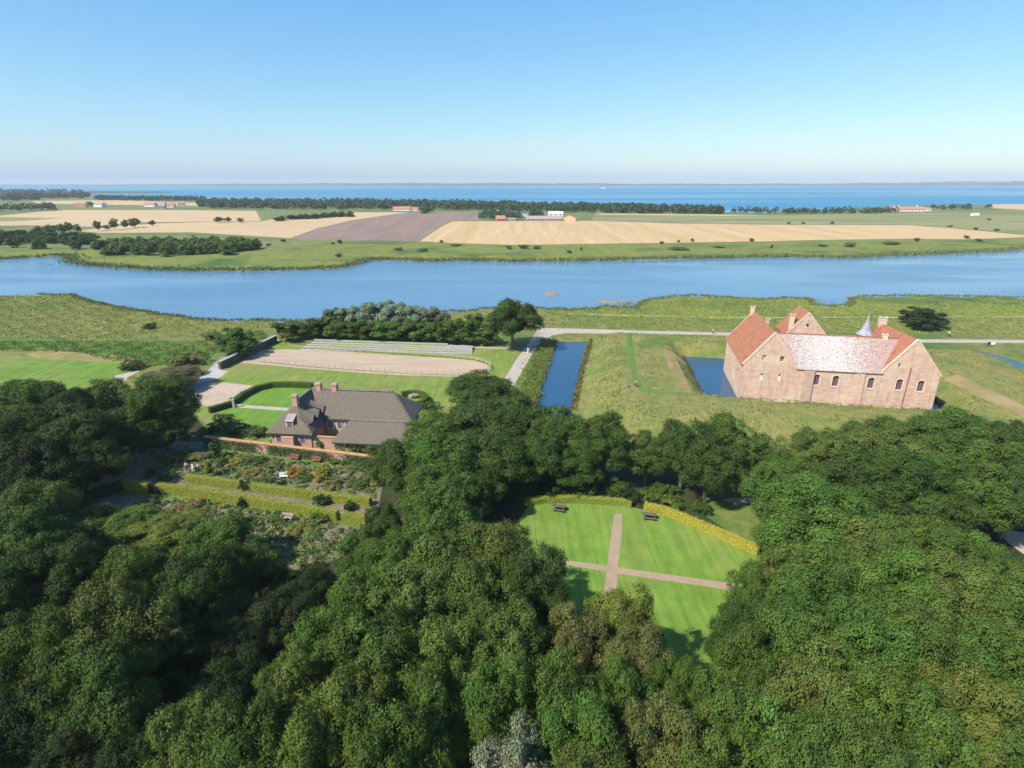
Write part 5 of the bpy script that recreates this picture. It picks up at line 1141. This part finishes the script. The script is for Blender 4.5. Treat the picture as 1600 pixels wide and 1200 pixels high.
def ground_cover():
    r = np.random.default_rng(77); bed = px([(240, 716), (318, 703), (590, 738), (585, 786), (470, 772), (292, 750)]); low = px([(250, 775), (395, 794), (545, 822), (560, 860), (470, 890), (400, 850), (240, 800)])
    c = np.vstack([in_poly(bed, 800, 78), in_poly(low, 600, 79)]); n = len(c); per = 16; rad = r.uniform(.15, .55, n); h = rad * r.uniform(.5, 1.1, n)
    o_ = r.normal(size=(n, per, 3)); o_ /= np.linalg.norm(o_, axis=2, keepdims=True); o_[..., 2] = np.abs(o_[..., 2])
    q = np.empty((n, per, 3)); q[..., :2] = c[:, None] + o_[..., :2] * rad[:, None, None]; q[..., 2] = o_[..., 2] * h[:, None] + .03
    V, Q = leaf_quads(q.reshape(-1, 3), (o_ + r.normal(size=o_.shape) * .4).reshape(-1, 3), np.repeat(rad * .7, per) * r.uniform(.7, 1.3, n * per), r, .8)
    pal = np.array([(.09, .15, .035), (.12, .18, .04), (.18, .21, .05), (.07, .12, .03), (.22, .18, .08), (.13, .18, .06), (.10, .16, .035), (.08, .14, .03)]); col = pal[r.integers(0, len(pal), n)]
    me = npmesh('garden_plants', V, Q, np.repeat(np.repeat(col, per, 0) * r.uniform(.8, 1.2, (n * per, 1)), 4, 0)); me.materials.append(M['leaf'])
    tag(link('garden_plants', me), 'low mixed perennials growing in the garden beds', 'plants', None, 'stuff')
ground_cover()

# benches and picnic tables
def bench(px_, py_, rz, label, m='benchwood', group='garden benches', L_=1.7):
    p = P(px_, py_); o = empty('garden_bench', (p[0], p[1], hz(p[0], p[1])), rz); tag(o, label, 'bench', group)
    for i in range(3): s_ = MB(); s_.box(-L_ / 2, L_ / 2, -.32 + i * .17, -.18 + i * .17, .42, .47); s_.build('seat_slat', M[m], o)
    for i in range(3): s_ = MB(); s_.box(-L_ / 2, L_ / 2, .22 + i * .03, .26 + i * .03, .55 + i * .14, .66 + i * .14); s_.build('back_slat', M[m], o)
    for x in (-L_ / 2 + .1, L_ / 2 - .1):
        s_ = MB(); s_.bar((x, -.28, 0), (x, -.28, .62), .07, .07); s_.bar((x, .2, 0), (x, .3, .98), .07, .07); s_.bar((x, -.3, .64), (x, .25, .64), .08, .05); s_.bar((x, -.28, .4), (x, .22, .4), .06, .06); s_.build('bench_end', M[m], o)
bench(460, 718, -.23, 'red-brown bench under the garden wall, left of two'); bench(494, 722, -.23, 'red-brown bench under the garden wall, right of two')
bench(449, 812, -.2, 'weathered bench in the lower garden against the long hedge', 'fence'); bench(444, 747, .2, 'white garden seat in the upper beds', 'white', L_=1.3)
def picnic(px_, py_, rz, label):
    p = P(px_, py_); o = empty('picnic_table', (p[0], p[1], 0), rz); tag(o, label, 'picnic table', 'picnic tables on the cross lawn')
    W = 1.9
    for i in range(5): s_ = MB(); s_.box(-W / 2, W / 2, -.37 + i * .15, -.235 + i * .15, .70, .745); s_.build('top_plank', M['greywood'], o)
    for y in (-.75, .5):
        for i in range(2): s_ = MB(); s_.box(-W / 2, W / 2, y + i * .14, y + .125 + i * .14, .42, .46); s_.build('seat_plank', M['greywood'], o)
    for x in (-.65, .65):
        s_ = MB(); s_.bar((x, -.72, 0), (x, -.22, .7), .1, .07); s_.bar((x, .72, 0), (x, .22, .7), .1, .07); s_.bar((x + .08, -.75, .38), (x + .08, .75, .38), .05, .09); s_.bar((x + .08, -.36, .66), (x + .08, .36, .66), .05, .07); s_.build('trestle', M['greywood'], o)
picnic(873, 797, -.25, 'dark picnic table on the left half of the cross lawn'); picnic(1014, 810, -.2, 'dark picnic table on the right half of the cross lawn')

# stone wall, arena fence, terraces
def stone_wall():
    a, b = P(344, 577), P(432, 534); d = Vector((b[0] - a[0], b[1] - a[1], 0)); L_ = d.length
    o = empty('stone_wall', (a[0], a[1], 0), math.atan2(d.y, d.x)); tag(o, 'straight stone wall between grey road and arena', 'stone wall')
    m = MB(); m.box(0, L_, -.35, .35, -.3, 1.9); m.build('wall', M['shadestone'], o); c = MB(); c.box(-.1, L_ + .1, -.45, .45, 1.9, 2.02); c.build('coping', M['stonewall'], o)
stone_wall()
def arena_fence():
    line = [(405, 566), (470, 573), (560, 580), (640, 585), (700, 587), (735, 587.5), (755, 585), (766, 579), (767, 573), (756, 567), (740, 563), (700, 558.5), (640, 554.5), (540, 548.5), (460, 545)]
    pts = px(line); o = empty('arena_fence', (pts[0][0], pts[0][1], 0)); tag(o, 'low post and rail fence round the sandy riding arena', 'fence')
    ox, oy = pts[0]; acc = 0.0; k = 0; pm = None; rails = []
    for a, b in zip(pts[:-1], pts[1:]):
        L_ = math.hypot(b[0] - a[0], b[1] - a[1]); t = -acc
        while t < L_:
            if t >= 0:
                x, y = a[0] + (b[0] - a[0]) * t / L_ - ox, a[1] + (b[1] - a[1]) * t / L_ - oy
                if pm is None: q = MB(); q.box(-.07, .07, -.07, .07, -.2, 1.15); p_ = q.build('post', M['fence'], o); pm = p_.data
                else: p_ = link('post', pm, o)
                p_.location = (x, y, 0)
            t += 1.9
        acc = L_ - (t - 1.9)
    for zz in (.55, 1.0):
        q = MB()
        for a, b in zip(pts[:-1], pts[1:]): q.bar((a[0] - ox, a[1] - oy, zz), (b[0] - ox, b[1] - oy, zz), .05, .12)
        q.build('rail', M['fence'], o)
arena_fence()
def terraces():
    rows = [((467.5, 546), (738, 552.6), .15), ((472, 542.3), (738, 549.3), .32), ((479, 538.6), (738, 546.4), .5), ((486, 535), (738, 543.4), .7)]
    A = [(P(*r_[0], r_[2]), P(*r_[1], r_[2])) for r_ in rows]
    o = empty('spectator_terrace', (A[0][0][0], A[0][0][1], 0)); tag(o, 'pale stepped spectator terraces with grass treads behind the arena', 'terraces')
    ox, oy = A[0][0][:2]; zp = 0
    for i, (a, b) in enumerate(A):
        z = a[2]; k = MB(); d = Vector((b[0] - a[0], b[1] - a[1], 0)).normalized(); n = Vector((-d.y, d.x, 0))
        pa, pb = Vector((a[0] - ox, a[1] - oy, 0)), Vector((b[0] - ox, b[1] - oy, 0))
        q = [pa, pb, pb + n * .7, pa + n * .7]; k.add([(p.x, p.y, zp - .3) for p in q] + [(p.x, p.y, z + .06) for p in q], [(4, 5, 6, 7), (0, 1, 5, 4), (1, 2, 6, 5), (2, 3, 7, 6), (3, 0, 4, 7)]); k.build('step', M['palestone'], o)
        if i < 3: c, e = A[i + 1]; c, e = Vector((c[0] - ox, c[1] - oy, 0)), Vector((e[0] - ox, e[1] - oy, 0))
        else: c, e = pa + n * 2.0, pb + n * 2.0
        g = MB(); g.add([(p.x, p.y, z) for p in (pa + n * .65, pb + n * .65, e, c)], [(0, 1, 2, 3)]); g.build('grass_tread', M['yard_grass'], o)
        zp = z
    # end stair at the right and the long pale back rail
    c, e = A[3]; d = Vector((e[0] - c[0], e[1] - c[1], 0)).normalized(); n = Vector((-d.y, d.x, 0)); 
    for i in range(4):
        e0 = A[i][1]; p0 = Vector((e0[0] - ox, e0[1] - oy, 0)); nx = Vector((A[i + 1][1][0] - ox, A[i + 1][1][1] - oy, 0)) if i < 3 else p0 + n * 1.6
        s_ = MB(); q = [p0 - d * 7.5, p0, nx, nx - d * 7.5]; s_.add([(p.x, p.y, -.2) for p in q] + [(p.x, p.y, A[i][0][2] + .1) for p in q], [(4, 5, 6, 7), (0, 1, 5, 4), (1, 2, 6, 5), (2, 3, 7, 6), (3, 0, 4, 7)])
        if i >= 2: s_.build('stair_block', M['palestone'], o)
    pa, pb = Vector((c[0] - ox, c[1] - oy, 0)) + n * 2.0, Vector((e[0] - ox, e[1] - oy, 0)) + n * 2.0
    s_ = MB(); q = [pa, pb - d * 7.6, pb - d * 7.6 + n * .5, pa + n * .5]; s_.add([(p.x, p.y, -.2) for p in q] + [(p.x, p.y, 1.05) for p in q], [(4, 5, 6, 7), (0, 1, 5, 4), (1, 2, 6, 5), (2, 3, 7, 6), (3, 0, 4, 7)]); s_.build('back_wall', M['palestone'], o)
terraces()

# ------------------------------------------------------------------ people
def skin_mesh(name, verts, edges, radii, m, parent, root_i=0, sub=1):
    me = bpy.data.meshes.new(name); me.from_pydata(verts, edges, []); o = link(name, me, parent, m)
    o.modifiers.new('skin', 'SKIN')
    for i, r_ in enumerate(radii):
        sv = me.skin_vertices[0].data[i]; sv.radius = (r_, r_) if not isinstance(r_, tuple) else r_; sv.use_root = (i == root_i)
    s_ = o.modifiers.new('sub', 'SUBSURF'); s_.levels = sub; s_.render_levels = sub
    for mo_ in o.modifiers: pass
    return o
def person(px_, py_, rz, label, top, legs, group=None, stride=.12, z=None):
    p = P(px_, py_, z or 0)
    zz = hz(p[0], p[1])
    p = P(px_, py_, zz); o = empty('person', (p[0], p[1], zz), rz); tag(o, label, 'person', group)
    s = stride
    V = [(0, 0, .96), (0, 0, 1.2), (0, 0, 1.42), (0, .01, 1.52), (0, .0, 1.64), (0, -.01, 1.74), (-.09, 0, .92), (-.1, -s, .5), (-.1, -s * .6, .07), (-.1, -s * .6 - .16, .04), (.09, 0, .92), (.1, s * .6, .5), (.1, s * 1.4, .09), (.1, s * 1.4 - .15, .04),
         (-.19, 0, 1.42), (-.25, .02, 1.16), (-.26, -.08, .92), (-.26, -.12, .82), (.19, 0, 1.42), (.25, .02, 1.16), (.26, -.06, .92), (.26, -.1, .82)]
    E_ = [(0, 1), (1, 2), (2, 3), (3, 4), (4, 5), (0, 6), (6, 7), (7, 8), (8, 9), (0, 10), (10, 11), (11, 12), (12, 13), (2, 14), (14, 15), (15, 16), (16, 17), (2, 18), (18, 19), (19, 20), (20, 21)]
    R_ = [(.15, .10), (.14, .10), (.15, .10), .055, .1, .08, .085, .06, .045, .04, .085, .06, .045, .04, .06, .045, .035, .04, .06, .045, .035, .04]
    skin_mesh('body', V, E_, R_, M['skin'], o)
    idx = [0, 1, 2, 14, 15, 18, 19]; mp = {a: i for i, a in enumerate(idx)}
    skin_mesh('shirt', [V[i] for i in idx], [(mp[a], mp[b]) for a, b in E_ if a in mp and b in mp], [(.18, .13), (.165, .125), (.175, .125), .075, .065, .075, .065], M[top], o)
    idx = [0, 6, 7, 8, 10, 11, 12]; mp = {a: i for i, a in enumerate(idx)}
    skin_mesh('trousers', [V[i] for i in idx], [(mp[a], mp[b]) for a, b in E_ if a in mp and b in mp], [(.17, .12), .11, .08, .07, .11, .08, .07], M[legs], o)
    h_ = MB(); vs = []; 
    for la in (0, .5, .9, 1.3, 1.57):
        vs += [(.112 * math.cos(la) * math.cos(a), .02 + .118 * math.cos(la) * math.sin(a), 1.70 + .13 * math.sin(la)) for a in np.linspace(0, 2 * math.pi, 11)[:-1]]
    h_.add(vs, [(i * 10 + k, i * 10 + (k + 1) % 10, (i + 1) * 10 + (k + 1) % 10, (i + 1) * 10 + k) for i in range(4) for k in range(10)]); h_.build('hair', M['hair'], o, smooth=True)
GP = 'visitors in the walled garden'
person(293, 736, .5, 'person in pale top and dark trousers behind the upper hedge, left of three', 'whitecloth', 'navy', GP)
person(303, 738, -.4, 'person in pale blue top behind the upper hedge, between two others', 'tealcloth', 'whitecloth', GP)
person(311, 738, 2.0, 'person in white top and black trousers behind the upper hedge, right of three', 'whitecloth', 'blackcloth', GP)
person(993, 605, 1.2, 'person in white top walking on the grass path of the rampart', 'whitecloth', 'blackcloth', None, .22, 3.0)
person(1114, 522, 1.6, 'person in white top on the pale road behind the rampart', 'whitecloth', 'navy', None, .2)
person(1482, 526, 1.6, 'person in white top on the grass verge right of the castle', 'whitecloth', 'navy', None, .1)
person(825, 552, 3.0, 'person in pale top in the tree shade on the track', 'tealcloth', 'whitecloth', None, .2)
def info_board():
    p = P(1548, 541); o = empty('info_board', (p[0], p[1], hz(p[0], p[1])), -.1); tag(o, 'low white board with dark end on posts beside the pale road', 'board')
    b = MB(); b.box(-.2, 1.0, -.05, .05, .5, 1.15); b.build('panel', M['white'], o); b = MB(); b.box(-1.0, -.203, -.06, .06, .4, 1.2); b.build('dark_panel', M['blackcloth'], o)
    for x in (-.9, .9): b = MB(); b.bar((x, .09, -.2), (x, .09, 1.1), .08, .08); b.build('post', M['greywood'], o)
info_board()
p = P(983, 610, 3); 
def stump():
    q = P(982, 608, 3.0); z = hz(q[0], q[1]); o = MB(); o.tube([(0, 0, -.2), (0, 0, .35), (.02, 0, .5)], [.34, .27, .25], 9); s_ = o.build('tree_stump', M['bark']); s_.location = (q[0], q[1], z); tag(s_, 'small brown stump beside the rampart path corner', 'stump')
stump()
# gate posts by the yard
def posts():
    for px_, py_, lab in ((362, 633, 'pale gate post at the yard end of the footpath'), (366, 637, 'pale gate post across the footpath from its twin')):
        q = P(px_, py_); o = MB(); o.box(-.2, .2, -.2, .2, -.2, 1.7); o.box(-.27, .27, -.27, .27, 1.7, 1.85); s_ = o.build('gate_post', M['palestone']); s_.location = (q[0], q[1], hz(q[0], q[1])); tag(s_, lab, 'gate post', 'gate posts of the yard')
posts()

# ------------------------------------------------------------------ far farms and the ferry
def farm(px_, py_, wpx, dm, hw, hr, rz, mw, mr, label, chim=0, group='far farm buildings', name='farmhouse'):
    p = P(px_, py_); W = wpx * depth(p) / F; o = empty(name, (p[0], p[1], 0), rz); tag(o, label, 'farm building', group)
    w_ = MB(); w_.add([(-W / 2, -dm / 2, -.3), (W / 2, -dm / 2, -.3), (W / 2, dm / 2, -.3), (-W / 2, dm / 2, -.3), (-W / 2, -dm / 2, hw), (W / 2, -dm / 2, hw), (W / 2, dm / 2, hw), (-W / 2, dm / 2, hw), (-W / 2, 0, hw + hr - .2), (W / 2, 0, hw + hr - .2)],
              [(0, 1, 5, 4), (2, 3, 7, 6), (1, 2, 6, 9, 5), (3, 0, 4, 8, 7)]); w_.build('wall', M[mw], o)
    r_ = MB(); e = .5; r_.slab([(-W / 2 - e, -dm / 2 - e, hw - .3), (W / 2 + e, -dm / 2 - e, hw - .3), (W / 2 + e, 0, hw + hr), (-W / 2 - e, 0, hw + hr)], .3); r_.slab([(W / 2 + e, dm / 2 + e, hw - .3), (-W / 2 - e, dm / 2 + e, hw - .3), (-W / 2 - e, 0, hw + hr), (W / 2 + e, 0, hw + hr)], .3)
    r_.build('roof', M[mr], o)
    for i in range(chim):
        x = -W * .3 + i * W * .6 / max(1, chim - 1); c = MB(); c.box(x - .6, x + .6, -.6, .6, hw + hr - .6, hw + hr + 1.4); c.build('chimney', M['white'], o)
    n = max(2, int(W / 5))
    for i in range(n):
        x = -W / 2 + W * (i + .5) / n; c = MB(); c.box(x - .7, x + .7, -dm / 2 - .05, -dm / 2 + .05, .9, min(hw - .5, 2.4)); c.build('window', M['glass'], o)
farm(628, 329, 26, 9, 3.2, 3.2, .05, 'white', 'redroof', 'white farmhouse with red roof at the edge of the ploughed field')
farm(649, 329, 9, 8, 3, 2.4, .05, 'white', 'redroof', 'small white outbuilding right of the white farmhouse')
farm(782, 345, 14, 8, 2.6, 3.6, .2, 'redroof', 'redroof', 'dark red barn among green trees behind the wheat field')
farm(800, 345, 11, 7, 2.4, 1.2, 0, 'fence', 'greyroof', 'low grey shed right of the dark red barn')
farm(816, 342, 16, 8, 3, 3, .1, 'tanwall', 'greyroof', 'tan gabled farmhouse left of the long grey barn')
farm(850, 345, 56, 11, 2.6, 3.2, 0, 'greyroof', 'greyroof', 'long low grey-pink barn behind the wheat field')
farm(868, 338, 22, 12, 4, 2.5, 0, 'white', 'white', 'white roofed barn behind the long grey barn')
farm(889, 345, 11, 16, 4.2, 3.4, 1.45, 'tanwall', 'redroof', 'orange gabled barn at the right end of the long grey barn')
farm(1417, 330, 46, 11, 3.2, 4.0, -.05, 'white', 'redroof', 'long white farmhouse with red roof by the fjord', 2)
farm(1443, 329.5, 18, 8, 3, 2, -.05, 'white', 'greyroof', 'low white wing right of the long white farmhouse')
farm(1394, 329, 8, 14, 4, 4, 1.5, 'white', 'redroof', 'white gabled wing left of the long white farmhouse')
farm(1523, 337, 10, 5, 2.2, 1, 0, 'white', 'white', 'tiny white shed in the green field at right')
farm(128, 323.5, 15, 12, 5, 4, .2, 'tanwall', 'redroof', 'red roofed farm left of the far tree clump')
farm(157, 323.5, 14, 12, 5, 4, -.1, 'white', 'greyroof', 'white and dark farm right of the far tree clump')
for i, (a, b, w_) in enumerate([(236, 323, 16), (252, 322.5, 14), (268, 324, 10), (254, 326, 9), (284, 321.5, 10)]):
    farm(a, b, w_, 11, 4.5, 4, .1 * i, 'tanwall' if i % 2 else 'white', 'redroof' if i % 2 == 0 else 'greyroof', ['first pink roofed house of the far village, leftmost', 'grey roofed house of the far village, second from left', 'small house of the far village on its right side', 'small house standing in front of the far village', 'house at the right end of the far village'][i], group='houses of the far village', name='village_house')
def ferry():
    p = P(943, 295, -.5); o = empty('ferry', (p[0], p[1], -.5), .15); tag(o, 'small white ferry crossing the fjord', 'ferry')
    h_ = MB(); h_.add([(-17, -4, 0), (14, -4, 0), (20, 0, 0), (14, 4, 0), (-17, 4, 0), (-18, -4.5, 4), (15, -4.5, 4), (23, 0, 4.6), (15, 4.5, 4), (-18, 4.5, 4)], [(5, 6, 7, 8, 9), (0, 1, 6, 5), (1, 2, 7, 6), (2, 3, 8, 7), (3, 4, 9, 8), (4, 0, 5, 9)]); h_.build('hull', M['white'], o)
    c = MB(); c.box(-14, 8, -3.6, 3.6, 4, 7.5); c.box(-4, 7, -3, 3, 7.5, 10); co = c.build('superstructure', M['white'], o); w_ = MB(); w_.box(-13, 7.6, -3.7, -3.58, 5.2, 6.4); w_.build('window_band', M['glass'], co)
    f = MB(); f.tube([(-8, 0, 7.5), (-9, 0, 12)], [1.4, 1.2], 8); f.build('funnel', M['navy'], o)
ferry()

# ------------------------------------------------------------------ air
def haze():
    m = bpy.data.materials.new('haze_air'); m.use_nodes = True; n = m.node_tree.nodes; n.remove(n['Principled BSDF'])
    v = n.new('ShaderNodeVolumePrincipled'); v.inputs['Color'].default_value = (.82, .92, 1.0, 1); v.inputs['Density'].default_value = 9e-5; v.inputs['Anisotropy'].default_value = 0.0
    m.node_tree.links.new(v.outputs[0], n['Material Output'].inputs['Volume'])
    b = MB(); b.box(-10500, 10500, -10500, 10500, -4, 70); o = b.build('haze', m); tag(o, kind='stuff')
haze()
